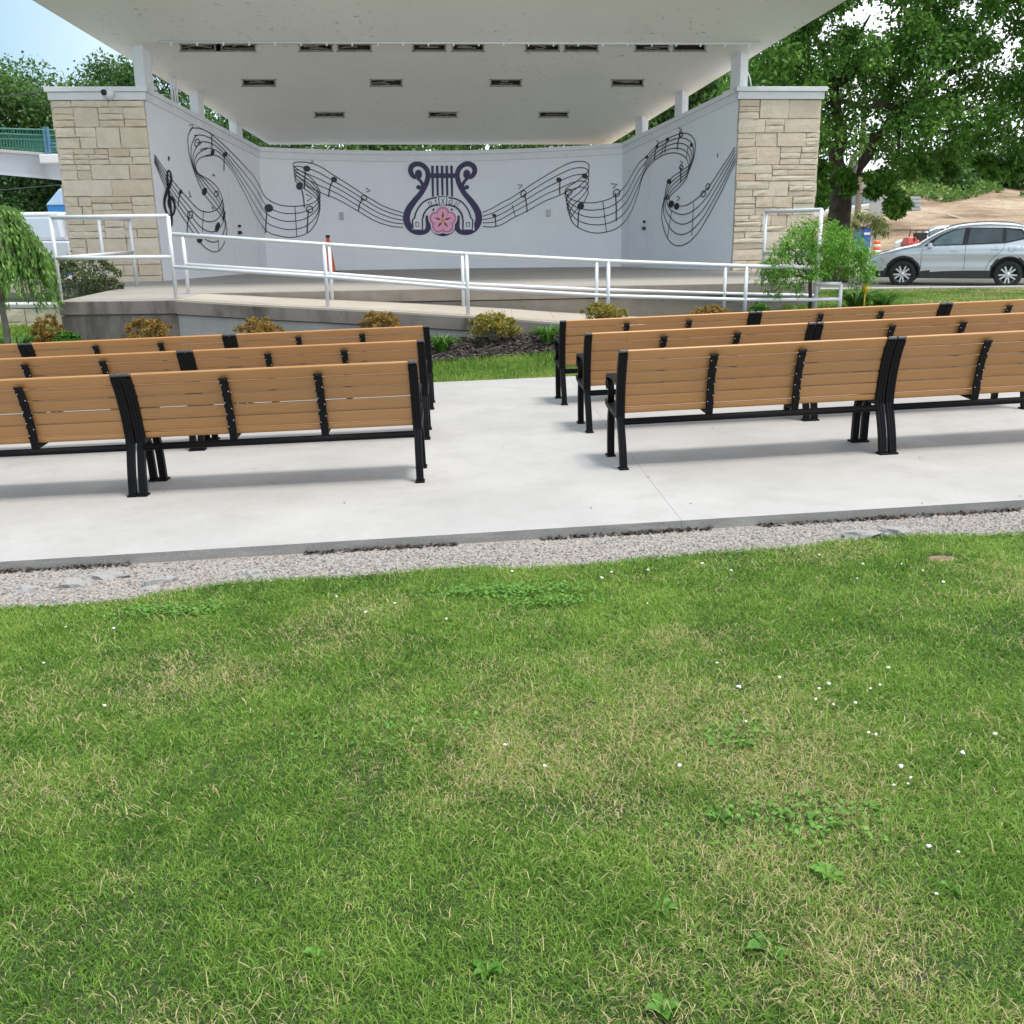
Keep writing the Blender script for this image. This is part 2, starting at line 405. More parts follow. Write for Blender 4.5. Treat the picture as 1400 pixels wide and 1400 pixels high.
# dry bits blown onto the slab
n = 170; x = RNG.uniform(-4.5, 5.5, n); y = 5.7+RNG.random(n)**.8*6.6; k = (y > np.array([edge_y(q)+.05 for q in x])); x, y = x[k], y[k]; n = len(x); q = RNG.uniform(0, 6.28, n)
C_ = np.c_[x, y, PA+PB*x+PC*y+.003]; A_ = np.c_[np.cos(q), np.sin(q), .12*RNG.random(n)]*(.004+.018*RNG.random(n)**3)[:, None]; B_ = np.c_[-np.sin(q), np.cos(q), .25*RNG.random(n)]*(.003+.006*RNG.random(n)**2)[:, None]
tag(npmesh('leaf_litter', np.stack([C_-A_, C_+B_, C_+A_, C_-B_+np.array((0, 0, .002))], 1).reshape(-1, 3), np.arange(4*n), np.full(n, 4), M['chip'], RNG.random(n)), 'small dry leaf scraps scattered on the slab', 'litter', kind='stuff')
# gravel strip in front of the slab
def gr_edge(x):   # grass border line (near side of gravel)
    return 5.165+.098*x-.055*math.sin(x*2.1+.5)-.035*math.sin(x*5.3)+(0.0 if x > -1 else .05*(x+1))
xs2 = lin(-7, 7, 120); V = []; Fc = []
for x in xs2:
    V += [(x, gr_edge(x)-.02, ground(x, gr_edge(x))+.004), (x, edge_y(x)+.05, ground(x, edge_y(x))+.004)]
for i in range(len(xs2)-1): Fc.append((2*i, 2*i+2, 2*i+3, 2*i+1))
b = MB(); b.add(V, Fc); structure(b.build('gravel_strip', M['gravel']))
def vnoise(x, y, s, seed=0):
    r = np.random.default_rng(seed).random((64, 64))
    X, Y = np.asarray(x)/s+100, np.asarray(y)/s+100
    i, j = np.floor(X).astype(int), np.floor(Y).astype(int); u, v = X-i, Y-j
    u = u*u*(3-2*u); v = v*v*(3-2*v)
    g_ = lambda a, c: r[a % 64, c % 64]
    return (g_(i, j)*(1-u)+g_(i+1, j)*u)*(1-v)+(g_(i, j+1)*(1-u)+g_(i+1, j+1)*u)*v
ground_v = np.vectorize(ground)
# pebbles: squashed octahedra
n = 26000
px_ = RNG.uniform(-4.2, 4.4, n); t_ = RNG.random(n)
ge = np.vectorize(gr_edge)(px_); ey = np.vectorize(edge_y)(px_)
py_ = ge-.05+(ey-ge+.03)*t_
s_ = .0035+.0065*RNG.random(n)**1.5
oc = np.array([(1, 0, 0), (0, 1, 0), (-1, 0, 0), (0, -1, 0), (0, 0, 1), (0, 0, -1)], float)
of = np.array([(0, 1, 4), (1, 2, 4), (2, 3, 4), (3, 0, 4)])
ang = RNG.uniform(0, 6.28, n); st = RNG.uniform(.7, 1.5, n)
V = np.empty((n, 6, 3))
ca, sa = np.cos(ang), np.sin(ang)
jit = 1+.35*(RNG.random((n, 6))-.5)
V[:, :, 0] = (oc[:, 0]*st[:, None]*ca[:, None]-oc[:, 1]*sa[:, None])*s_[:, None]*jit+px_[:, None]
V[:, :, 1] = (oc[:, 0]*st[:, None]*sa[:, None]+oc[:, 1]*ca[:, None])*s_[:, None]*jit+py_[:, None]
V[:, :, 2] = oc[:, 2]*.7*s_[:, None]*jit+(ground_v(px_, py_)+.004)[:, None]+.003*RNG.random((n, 1))
loops = (of[None]+np.arange(n)[:, None, None]*6).ravel()
tag(npmesh('gravel', V.reshape(-1, 3), loops, np.full(n*4, 3), M['pebble'], np.repeat(RNG.random(n), 4)), 'pinkish grey gravel along the foot of the slab', 'gravel', kind='stuff')
# broken concrete lumps lying in the gravel
def rubble(px, py, sx, sy, sz, rz, label):
    p = onplane(px, py, PA-.06, PB, PC)
    o = MB(); k = random.Random(px)
    bm = bmesh.new(); bmesh.ops.create_icosphere(bm, subdivisions=2, radius=.5)
    for v in bm.verts:
        v.co *= .6+.8*k.random(); v.co.z = max(-.2, min(.45, v.co.z))
        v.co = Vector((v.co.x*sx, v.co.y*sy, v.co.z*sz*1.5))
    me = bpy.data.meshes.new('concrete_chunk'); bm.to_mesh(me); bm.free(); me.materials.append(M['rubble'])
    ob = bpy.data.objects.new('concrete_chunk', me); COL.objects.link(ob); ob.location = p; ob.rotation_euler.z = rz
    tag(ob, label, 'rubble', 'broken concrete lying in the gravel strip')
rubble(100, 800, .16, .10, .05, .3, 'broken grey concrete lump in the gravel near the left edge of the photo')
rubble(150, 789, .20, .10, .04, -.2, 'flat broken concrete piece hard against the slab, left end of the gravel')
rubble(206, 802, .13, .09, .06, .8, 'angular pale concrete lump in the gravel below the paired bench legs')
rubble(228, 794, .10, .08, .045, .1, 'small pointed concrete chunk just right of the angular pale lump')
rubble(345, 787, .13, .08, .045, .5, 'concrete lump at the narrow middle left part of the gravel strip')
rubble(38, 806, .14, .08, .04, .1, 'dark broken concrete piece in the gravel at the far left corner')
rubble(1180, 733, .22, .10, .05, .1, 'wide broken grey concrete lump in the gravel below the right benches')
rubble(1222, 730, .16, .10, .05, -.3, 'grey concrete lump just right of the widest lump in the gravel')
n = 2200; x = RNG.uniform(-4.2, 4.4, n); k = vnoise(x, x*0, .45, 51) > .5; x = x[k]; n = len(x); y = np.vectorize(edge_y)(x)-.012-.035*RNG.random(n)**2
q = RNG.uniform(0, 6.28, n); D_ = np.c_[np.cos(q), np.sin(q), RNG.uniform(0, .8, n)]; D_ /= np.linalg.norm(D_, axis=1)[:, None]
C_ = np.c_[x, y, ground_v(x, y)+.006+.012*RNG.random(n)]; S_ = np.c_[-np.sin(q), np.cos(q), 0*q]*(.006+.006*RNG.random(n))[:, None]; L_ = (.010+.014*RNG.random(n))[:, None]
V = np.stack([C_-S_, C_+S_, C_+S_*.6+D_*L_, C_-S_*.6+D_*L_], 1).reshape(-1, 3)
tag(npmesh('soil_crumbs', V, np.arange(4*n), np.full(n, 4), M['chip'], RNG.random(n)), 'dark crumbled soil along the foot of the slab edge', 'soil', kind='stuff')
# bare earth patch in the lawn
p = onplane(1287, 762, PA-.06, PB, PC)
b = MB(); nn = 22; V = [(p.x, p.y, ground(p.x, p.y)+.006)]
for i in range(nn):
    q = 2*math.pi*i/nn; r = 1+.25*random.uniform(-1, 1)
    x, y = p.x+.115*r*math.cos(q), p.y+.075*r*math.sin(q); V.append((x, y, ground(x, y)-.002))
b.add(V, [(0, 1+i, 1+(i+1) % nn) for i in range(nn)]); structure(b.build('bare_earth_patch', M['bareearth']))
BARE = p
p2 = onplane(808, 964, PA-.06, PB, PC)
b = MB(); V = [(p2.x, p2.y, ground(p2.x, p2.y)+.008)]
for i in range(16):
    q = 2*math.pi*i/16; r = 1+.3*random.uniform(-1, 1); x, y = p2.x+.05*r*math.cos(q), p2.y+.06*r*math.sin(q); V.append((x, y, ground(x, y)+.004))
b.add(V, [(0, 1+i, 1+(i+1) % 16) for i in range(16)]); structure(b.build('soil_spot', M['mulch']))

# ------------------------------------------------------------------ grass
def blades(name, x, y, zb, h, w, lean, tint, label):
    n = len(x)
    a = RNG.uniform(0, 2*np.pi, n); d = RNG.uniform(0, 2*np.pi, n)
    bx, by = np.cos(a)*w/2, np.sin(a)*w/2
    lx, ly = np.cos(d)*lean, np.sin(d)*lean
    V = np.empty((n, 5, 3))
    V[:, 0] = np.c_[x-bx, y-by, zb]; V[:, 1] = np.c_[x+bx, y+by, zb]
    mx, my, mz = x+lx*.38*h, y+ly*.38*h, zb+h*.62*np.sqrt(np.maximum(.1, 1-.3*lean))
    V[:, 2] = np.c_[mx+bx*.8, my+by*.8, mz]; V[:, 3] = np.c_[mx-bx*.8, my-by*.8, mz]
    V[:, 4] = np.c_[x+lx*h, y+ly*h, zb+h*np.sqrt(np.maximum(.06, 1-.62*lean**1.5))]
    base = np.arange(n)[:, None]*5
    L = np.concatenate([base+np.array([[0, 1, 2, 3]]), base+np.array([[3, 2, 4]])], 1).ravel()
    T = np.tile([4, 3], n)
    return tag(npmesh(name, V.reshape(-1, 3), L, T, M['grassblade'], np.repeat(tint, 2)), label, 'grass', kind='stuff')
def field(n, x0, x1, y0, y1, keep):
    x = RNG.uniform(x0, x1, n); y = RNG.uniform(y0, y1, n); k = keep(x, y)
    return x[k], y[k]
def near_keep(x, y):
    k = (np.abs(x) < .56*y+.75) & (y < np.vectorize(gr_edge)(x)+.012*RNG.standard_normal(len(x))-.01)
    k &= ((x-BARE.x)/.11)**2+((y-BARE.y)/.07)**2 > .35+.9*RNG.random(len(x))
    k &= ((x-p2.x)/.035)**2+((y-p2.y)/.045)**2 > .7*RNG.random(len(x))
    dn = vnoise(x, y, .16, 3)
    k &= RNG.random(len(x)) < (.55+.6*dn)*np.clip(1.12-.13*(y-1.5), .55, 1)
    return k
x, y = field(1500000, -3.8, 3.9, 1.15, 5.6, near_keep)
n = len(x)
dry = .55*vnoise(x, y, .75, 5)+.3*vnoise(x, y, .27, 6)+.15*vnoise(x, y, .09, 7)
# broad dry zones seen in the photograph: middle left, lower middle, right border, bottom
for (qx, qy, rx_, ry_, am) in ((-.62, 3.05, .65, .35, .16), (-.55, 2.25, .5, .25, .14), (.2, 1.95, .7, .2, .07), (1.75, 3.5, .35, .6, .15), (.75, 2.95, .5, .2, .08), (-1.2, 2.0, .4, .3, .06), (.9, 1.85, .4, .2, .05), (-.2, 2.75, .5, .2, .07)):
    dry = dry+am*np.exp(-((x-qx)/rx_)**2-((y-qy)/ry_)**2)
dry = dry-.08*np.clip((y-3.6)/1.2, 0, 1)
ps = np.clip((dry-.47)*1.5, .04, .5)
hue = np.clip(.42+.28*(vnoise(x, y, .5, 9)-.5)+.30*(vnoise(x, y, .11, 10)-.5)+.19*RNG.standard_normal(n), 0, .74)
tint = np.where(RNG.random(n) < ps, .78+.22*RNG.random(n), hue)
tall = vnoise(x, y, .22, 12)
h = (.014+.024*RNG.random(n)**1.3)*(.7+.7*tall)*np.where(tint > .76, .95, 1)
h *= np.where(RNG.random(n) < .02, 1.7, 1)
w = (.0018+.0019*RNG.random(n))*(1+.16*np.maximum(0, y-2.2))
lean = np.clip(.35+.95*RNG.random(n)**.7, 0, 1.3)*np.where(tint > .76, 1.1, 1)
lean = np.clip(lean, 0, 1.3)
blades('lawn_grass', x, y, ground_v(x, y)-.002, h, w, lean, tint, 'mown lawn grass with dry straw coloured patches in the foreground')
# flat thatch and clippings lying in the turf
x2, y2 = field(90000, -3.8, 3.9, 1.15, 5.3, near_keep); d2 = .6*vnoise(x2, y2, .6, 15)+.4*vnoise(x2, y2, .2, 16)
k = RNG.random(len(x2)) < np.clip((d2-.50)*2.0, .03, .7); x2, y2 = x2[k], y2[k]; n2 = len(x2)
blades('lawn_thatch', x2, y2, ground_v(x2, y2)+.008+.014*RNG.random(n2), .02+.045*RNG.random(n2)**2, .0016+.0014*RNG.random(n2), 1.28+0*x2, .79+.21*RNG.random(n2), 'pale dry clippings and thatch lying in the lawn')
# lawn strip between slab and planting bed
def bed_edge(x): return 14.08+.05*math.sin(x*1.3)+.02*x
def mid_keep(x, y): return (y > 12.75+.033*x+.01) & (y < np.vectorize(bed_edge)(x)+.03*RNG.standard_normal(len(x)))
x, y = field(110000, -9, 6.5, 12.3, 14.4, mid_keep); n = len(x)
dn = vnoise(x, y, .5, 21)
edge = np.clip(1-(y-12.75-.033*x)/.22, 0, 1)
tint = np.where(RNG.random(n) < .06+.55*edge, .78+.2*RNG.random(n), np.clip(.45+.4*(dn-.5)+.16*RNG.standard_normal(n), 0, .74))
blades('verge_grass', x, y, ground_v(x, y), .045+.05*RNG.random(n), .006+.004*RNG.random(n), .2+.7*RNG.random(n), tint, 'green grass strip between the slab and the mulch bed')
# lawn to the right, up to the kerb, and around the left corner
def right_keep(x, y): return ((x > 4.7) & (y < 26.9) & (y > 12.9)) & (x < .55*y+1.5)
x, y = field(190000, 4.5, 17, 12.9, 26.9, right_keep); n = len(x)
tint = np.where(RNG.random(n) < .08+.4*(vnoise(x, y, 1.2, 31) > .68)+.5*np.clip((y-25.6)/1.3, 0, 1)*(x > 12), .78+.2*RNG.random(n), np.clip(.42+.5*(vnoise(x, y, 1.0, 32)-.5)+.16*RNG.standard_normal(n), 0, .74))
blades('side_lawn_grass', x, y, ground_v(x, y), .05+.05*RNG.random(n), .010+.006*RNG.random(n), .2+.7*RNG.random(n), tint, 'lawn grass between the right benches and the parked car')
def left_keep(x, y): return (x < -5.9) & (y < 17.4) & (x > -.6*y)
x, y = field(50000, -10.5, -5.9, 13.0, 17.4, left_keep); n = len(x)
blades('corner_grass', x, y, ground_v(x, y), .05+.08*RNG.random(n), .008+.005*RNG.random(n), .2+.6*RNG.random(n), np.clip(.6+.13*RNG.standard_normal(n), .2, .74), 'bright grass beside the stone terrace wall at far left')

# leaves: generic rosettes and clouds
def leafquads(C, D, Ln, Wd, roll=None, bend=.12):
    """C base points, D unit directions, Ln lengths, Wd widths -> V, loops, totals (two quads sharing a folded midrib)"""
    n = len(C); up = RNG.standard_normal((n, 3)) if roll is None else roll
    S = np.cross(D, up); S /= np.linalg.norm(S, axis=1)[:, None]+1e-9
    N = np.cross(S, D)
    V = np.empty((n, 4, 3))
    V[:, 0] = C; V[:, 2] = C+D*Ln[:, None]-N*(bend*Ln)[:, None]
    mid = C+D*(.45*Ln)[:, None]+N*(.0)*1
    V[:, 1] = mid+S*(Wd/2)[:, None]; V[:, 3] = mid-S*(Wd/2)[:, None]
    L = (np.arange(n)[:, None]*4+np.array([[0, 1, 2, 3]])).ravel()
    return V.reshape(-1, 3), L, np.full(n, 4)
def unit(a): return a/(np.linalg.norm(a, axis=1)[:, None]+1e-9)
def weed(px, py, nl, ln, label, tone=.5):
    p = onplane(px, py, PA-.06, PB, PC); p = Vector((p.x, p.y, ground(p.x, p.y)+.002))
    V = []; Q = []; tn = []
    for i in range(nl):
        q = 2.4*i+random.uniform(-.3, .3); L = ln*random.uniform(.65, 1.1); W = L*random.uniform(.34, .55); el = random.uniform(.15, .9)
        d = Vector((math.cos(q)*math.cos(el), math.sin(q)*math.cos(el), math.sin(el))); s = Vector((-math.sin(q), math.cos(q), 0)); nrm = s.cross(d)*-1
        n0 = len(V)
        st = [(0, .08), (.25, .6), (.5, 1), (.75, .8), (1, .05)]
        for t, wv in st:
            c = p+d*(L*t)+Vector((0, 0, -.55*L*t*t*math.sin(el)))
            V += [c-s*W/2*wv+Vector((0, 0, .012*wv)), c, c+s*W/2*wv+Vector((0, 0, .012*wv))]
        for k in range(4):
            a = n0+3*k
            Q += [(a, a+1, a+4, a+3), (a+1, a+2, a+5, a+4)]; tn += [min(1, max(0, tone+random.uniform(-.25, .25)))]*2
    o = npmesh('broadleaf_weed', [tuple(v) for v in V], np.array(Q).ravel(), np.full(len(Q), 4), M['weedleaf'], tn, smooth=True)
    tag(o, label, 'weed', 'broadleaf weeds in the lawn')
weed(1132, 1200, 8, .060, 'bright green broadleaf weed rosette, the boldest one in the right half of the lawn', .85)
weed(1300, 1216, 3, .04, 'single round weed leaf right of the bold bright rosette', .5)
weed(1050, 1300, 7, .065, 'mid green weed below and left of the bold bright rosette', .35)
weed(905, 1245, 6, .05, 'pale green weed tuft left of the bold bright rosette', .6)
weed(905, 1385, 8, .06, 'leafy weed at the bottom border of the photo, right of centre', .5)
weed(432, 1310, 7, .045, 'light green weed rosette in the lower left part of the lawn', .6)
weed(665, 1330, 6, .055, 'dark weed low in the middle of the lawn near the bottom border', .3)
weed(990, 1120, 6, .045, 'small dark leaved weed above the mid green weed', .25)
weed(1190, 1108, 7, .05, 'low spreading weed above the bold bright rosette', .5)
weed(1018, 1022, 5, .035, 'yellow green small weed beside the dry thatch on the right', .8)
# clover / creeping broadleaf patches close to the gravel
C = []
for (px, py, rx_, ry_, k) in ((690, 812, .36, .10, 900), (230, 838, .30, .09, 600), (760, 826, .2, .08, 250), (1010, 1010, .2, .1, 120), (1100, 1130, .3, .15, 250), (560, 1000, .3, .15, 120)):
    p = onplane(px, py, PA-.06, PB, PC)
    C.append(np.c_[p.x+rx_*RNG.standard_normal(k)*.5, p.y+ry_*RNG.standard_normal(k)*.5])
C = np.concatenate(C); C = C[C[:, 1] < np.vectorize(gr_edge)(C[:, 0])-.01]
n = len(C); Z = ground_v(C[:, 0], C[:, 1])+.012+.025*RNG.random(n)
q = RNG.uniform(0, 6.28, n); el = RNG.uniform(-.1, .6, n)
D = np.c_[np.cos(q)*np.cos(el), np.sin(q)*np.cos(el), np.sin(el)]
V, L, T = leafquads(np.c_[C, Z], D, .012+.016*RNG.random(n), .008+.010*RNG.random(n), roll=np.c_[np.zeros(n), np.zeros(n), np.ones(n)]+.3*RNG.standard_normal((n, 3)))
tag(npmesh('clover_leaves', V, L, T, M['weedleaf'], .3+.7*RNG.random(n)), 'patches of bright creeping clover leaves in the lawn', 'clover', kind='stuff')
# white clover heads
pts = [(1120, 940), (1133, 934), (1140, 962), (1115, 955), (1170, 960), (1190, 940), (1203, 935), (1198, 1003), (1187, 1000), (1245, 1062), (1232, 1047), (1222, 1072), (1310, 1163), (1242, 1070), (1316, 1028), (1180, 770), (1120, 758), (1172, 790), (1233, 770), (1290, 795), (1262, 779), (836, 781), (823, 789), (885, 778), (885, 824), (690, 1017), (143, 963), (90, 856), (155, 858), (700, 780), (460, 815), (500, 836), (930, 1046), (1020, 985), (1270, 1155), (1360, 1002), (540, 824), (610, 845), (1280, 1220), (1010, 938), (1065, 925), (980, 905), (1215, 912), (745, 1046), (60, 905), (1000, 779), (960, 770)]
b = MB()
for (px, py) in pts:
    p = onplane(px, py, PA-.03, PB, PC); r = random.uniform(.004, .0085)
    for k in range(3):
        c = p+Vector((random.uniform(-.5, .5)*r, random.uniform(-.5, .5)*r, -.004+random.uniform(0, .4)*r))
        b.lathe(c, [(0, -.6*r), (.7*r, -.3*r), (.8*r, .1*r), (.45*r, .5*r), (0, .6*r)], 6)
tag(b.build('clover_flowers', M['clover']), 'small white clover flower heads scattered over the lawn', 'flowers', kind='stuff')

# ------------------------------------------------------------------ benches
BL = 1.95
def bez(pts, n=8):     # Catmull-Rom through points (any dim)
    P = [np.array(p, float) for p in pts]; P = [2*P[0]-P[1]]+P+[2*P[-1]-P[-2]]; out = []
    for i in range(1, len(P)-2):
        for k in range(n):
            t = k/n
            out.append(.5*((2*P[i])+(-P[i-1]+P[i+1])*t+(2*P[i-1]-5*P[i]+4*P[i+1]-P[i+2])*t*t+(-P[i-1]+3*P[i]-3*P[i+1]+P[i+2])*t**3))
    out.append(P[-2]); return out
RIB = [(-.030, 0), (-.030, .003), (-.014, .003), (-.012, -.0005), (-.009, -.0005), (-.007, .003), (.007, .003), (.009, -.0005), (.012, -.0005), (.014, .003), (.030, .003), (.030, 0)]
def castbar(b, x, path, th=.036, wid=1.0, mi=0, ribs=True):
    """bar of ribbed section swept along (v,z) path; ribs on the rear face"""
    P = bez(path, 6); k = len(P); V = []
    prof = [(p[0]*wid, p[1]+th/2) for p in RIB]+[(p[0]*wid, -p[1]-th/2) for p in RIB[::-1]]
    if not ribs: prof = [(-.03*wid, -th/2), (-.03*wid, th/2), (.03*wid, th/2), (.03*wid, -th/2)]
    n = len(prof)
    for i in range(k):
        t = P[min(i+1, k-1)]-P[max(i-1, 0)]; t /= np.linalg.norm(t)+1e-9
        nv = np.array((-t[1], t[0]))
        for (dx, dn) in prof: V.append((x+dx, P[i][0]+nv[0]*dn, P[i][1]+nv[1]*dn))
    Fc = [(i*n+j, i*n+(j+1) % n, (i+1)*n+(j+1) % n, (i+1)*n+j) for i in range(k-1) for j in range(n)]
    Fc += [tuple(range(n))[::-1], tuple(range((k-1)*n, k*n))]
    b.add(V, Fc, mi, False)
BACKP = [(.118, .36), (.110, .46), (.080, .60), (.030, .74), (-.028, .845)]
def backpt(z):
    P = bez(BACKP, 12)
    for a, c in zip(P, P[1:]):
        if a[1] <= z <= c[1]:
            t = (z-a[1])/(c[1]-a[1]); p = a+(c-a)*t; d = (c-a)/np.linalg.norm(c-a); return p, d
    return P[-1], (P[-1]-P[-2])/np.linalg.norm(P[-1]-P[-2])
def slat(b, x0, x1, c, d, half, th, rnd=.016):
    """slat with rounded section: c centre (v,z), d unit along width"""
    nv = np.array((-d[1], d[0])); prof = []
    for (sx, sy) in ((1, 1), (-1, 1), (-1, -1), (1, -1)):
        rr_ = rnd
        cx, cy = sx*(half-rr_), sy*(th/2-rr_)
        a0 = {(1, 1): 0, (-1, 1): 90, (-1, -1): 180, (1, -1): 270}[(sx, sy)]
        for k in range(4):
            a = R(a0+30*k); prof.append((cx+rr_*math.cos(a), cy+rr_*math.sin(a)))
    V = []
    for x in (x0, x1):
        for (p, q) in prof:
            w_ = c+d*p+nv*q; V.append((x, w_[0], w_[1]))
    n = len(prof)
    b.add(V, [(j, (j+1) % n, n+(j+1) % n, n+j) for j in range(n)], 0, True)
    b.add(V, [tuple(range(n))[::-1], tuple(range(n, 2*n))], 0, False)
def make_bench():
    t = thing('park_bench', 'bench', 'bench', group='wood slat benches facing the stage')
    for x in (0, BL):
        b = MB(); castbar(b, x, BACKP, .034, 1.06)
        castbar(b, x, [(.105, .375), (.27, .385), (.45, .40), (.57, .425)], .034)
        b.build('end_frame', M['iron'], t, bevel=.003, seg=1)
        b = MB(); p, d = backpt(.846); b.box((x, p[0], p[1]+.006), (.064, .05, .020), 0, Matrix.Rotation(-.45, 3, 'X')); b.build('end_cap', M['ironcap'], t, bevel=.006)
        b = MB(); castbar(b, x, [(.118, .365), (.080, .27), (.042, .14), (.018, .012)], .036, .87)
        b.box((x, .022, .007), (.066, .085, .014)); b.build('leg', M['iron'], t, bevel=.003, seg=1)
        b = MB(); castbar(b, x, [(.45, .385), (.490, .28), (.510, .14), (.52, .012)], .036, .87)
        b.box((x, .530, .007), (.066, .100, .014)); b.build('leg', M['iron'], t, bevel=.003, seg=1)
        b = MB(); castbar(b, x, [(.50, .41), (.465, .50), (.48, .575), (.535, .60), (.56, .56), (.535, .525)], .020, .8, ribs=False)
        castbar(b, x, [(.535, .60), (.48, .632), (.36, .638), (.22, .632), (.07, .622)], .022, .95)
        b.build('armrest', M['iron'], t, bevel=.003, seg=1)
    b = MB(); hs = [.822, .738, .652, .566, .482]
    for i, z in enumerate(hs):
        p, d = backpt(z); nv = np.array((-d[1], d[0])); c = p-nv*.010
        tl = .02 if i else -.01; dd = np.array((d[0]*math.cos(tl)-d[1]*math.sin(tl), d[0]*math.sin(tl)+d[1]*math.cos(tl))); slat(b, .034, BL-.034, c, dd, .0416 if i else .0425, .024, .009)
    p, d = backpt(.425); slat(b, .034, BL-.034, np.array((.135, .415)), np.array((-.25, .97)), .022, .024, .009)
    b.build('backrest', M['slat'], t)
    b = MB()
    for i in range(5):
        v = .19+.083*i; slat(b, .034, BL-.034, np.array((v, .405+.006*i)), np.array((1, .07)), .038, .03, .010)
    b.build('seat', M['slat'], t)
    b = MB(); b.tube([(.02, .098, .335), (BL-.02, .098, .335)], .0245, 14); b.build('stretcher', M['iron'], t)
    for x in (BL*.335, BL*.665):
        b = MB(); P = [tuple(backpt(z)[0]-np.array((.030, .004))) for z in (.40, .5, .6, .7, .80)]
        castbar(b, x, [(.100, .33)]+P, .018, .86, ribs=False)
        b.prism([(x-.02, .075, .345), (x-.02, .215, .385), (x-.02, .115, .385)], (.04, 0, 0))
        b.box((x, .33, .375), (.035, .40, .012), 0, Matrix.Rotation(.07, 3, 'X'))
        for z in (.80, .77, .685, .60, .515, .44):
            p, d = backpt(z); b.box((x, p[0]-.034, z), (.062, .014, .020), 0, Matrix.Rotation(-.4, 3, 'X'))
        sp = b.build('back_support', M['iron'], t, bevel=.003, seg=1)
        for z in (.76, .71, .63, .585, .545, .50, .455):
            p, d = backpt(z)
            for sx in (-1, 1):
                if (z in (.71, .585, .50)) == (sx > 0): 
                    q = MB(); q.lathe((x+sx*.0195, p[0]-.044, z), [(0, -.005), (.0045, -.003), (.0045, .006)], 6, axis='Y'); q.build('bolt', M['bolt'], sp)
    return t
proto = make_bench()
def copy_tree(o, parent=None):
    c = o.copy(); COL.objects.link(c)
    if parent is not None: c.parent = parent
    for ch in list(o.children): copy_tree(ch, c)
    return c
def place(o, A, Bv):
    A = Vector(A); Bv = Vector(Bv)
    X = (Bv-A).normalized(); N = Vector((-PB, -PC, 1)).normalized(); Yv = N.cross(X).normalized(); Z = X.cross(Yv)
    m_ = Matrix((X, Yv, Z)).transposed().to_4x4(); m_.translation = A; o.matrix_world = m_
PITCHB = BL+.072
first = [True]
def row(anchor, dirx, ks, labels):
    d = Vector(dirx).normalized()
    for k, lab in zip(ks, labels):
        a2 = Vector((anchor[0], anchor[1]))+Vector((d.x, d.y))*(k*PITCHB); b2 = a2+Vector((d.x, d.y))*BL
        A = (a2.x, a2.y, plane(a2.x, a2.y)); B_ = (b2.x, b2.y, plane(b2.x, b2.y))
        o = proto if first[0] else copy_tree(proto)
        first[0] = False
        o['label'] = lab; place(o, A, B_)
ROWS = dict(
    R1=((.817, 7.159), (1, .088, 0)), R2=((.690, 8.714), (1, .083, 0)), R3=((.560, 10.38), (1, .080, 0)),
    L1=((-.648-BL, 7.002-BL*.047), (1, .047, 0)), L2=None, L3=None)
f2 = onslab(584, 601); f3 = onslab(590, 560)
ROWS['L2'] = ((f2.x-BL, f2.y-BL*.05), (1, .05, 0)); ROWS['L3'] = ((f3.x-BL, f3.y-BL*.052), (1, .052, 0))
row(*ROWS['R1'], [0, 1], ['nearest bench of the right block, at the aisle, its left end frame standing alone', 'nearest row bench of the right block, cut off by the right border of the photo'])
row(*ROWS['R2'], [0, 1], ['second row bench of the right block, its left end frame on the aisle', 'second row bench of the right block, the one away from the aisle'])
row(*ROWS['R3'], [0, 1, 2], ['front row bench of the right block, beside the aisle and a leafy plant', 'front row bench of the right block, middle one below the round green tree', 'front row bench of the right block, cut off at the right border below the car'])
row(*ROWS['L1'], [0, -1], ['nearest bench of the left block, its right end frame on the aisle', 'nearest row bench of the left block, cut off by the left border of the photo'])
row(*ROWS['L2'], [0, -1], ['second row bench of the left block, ending at the aisle', 'second row bench of the left block, cut off by the left border'])
row(*ROWS['L3'], [0, -1, -2], ['front row bench of the left block, ending at the aisle beside the grass strip', 'front row bench of the left block, middle one below the concrete platform', 'front row bench of the left block, only its right end showing below the weeping tree'])
# ------------------------------------------------------------------ bandshell
K = 1.111
ZF = EYE-(EYE-.75)*K                      # stage floor level
def flat(p): return Vector((p.x, p.y, 0))
AL = at(203, 250, 19.05*K); AR = at(1006, 250, 20.1*K)
AL = flat(at(211, 250, 19.05*K)); AR = flat(at(1004, 250, 20.1*K))
CLp = flat(at(360, 290, 22.5*K)); CRp = flat(at(850, 290, 22.7*K))
ZTOP = EYE+(at(205, 119, 19.05*K).z-EYE)  # wall and pillar top
ZBK = .5*(at(360, 198, 22.5*K).z+at(850, 198, 22.7*K).z)
shell = thing('bandshell', 'white bandshell stage with stone pillars, music mural and wide overhanging roof', 'bandshell', ((AL+AR)/2))
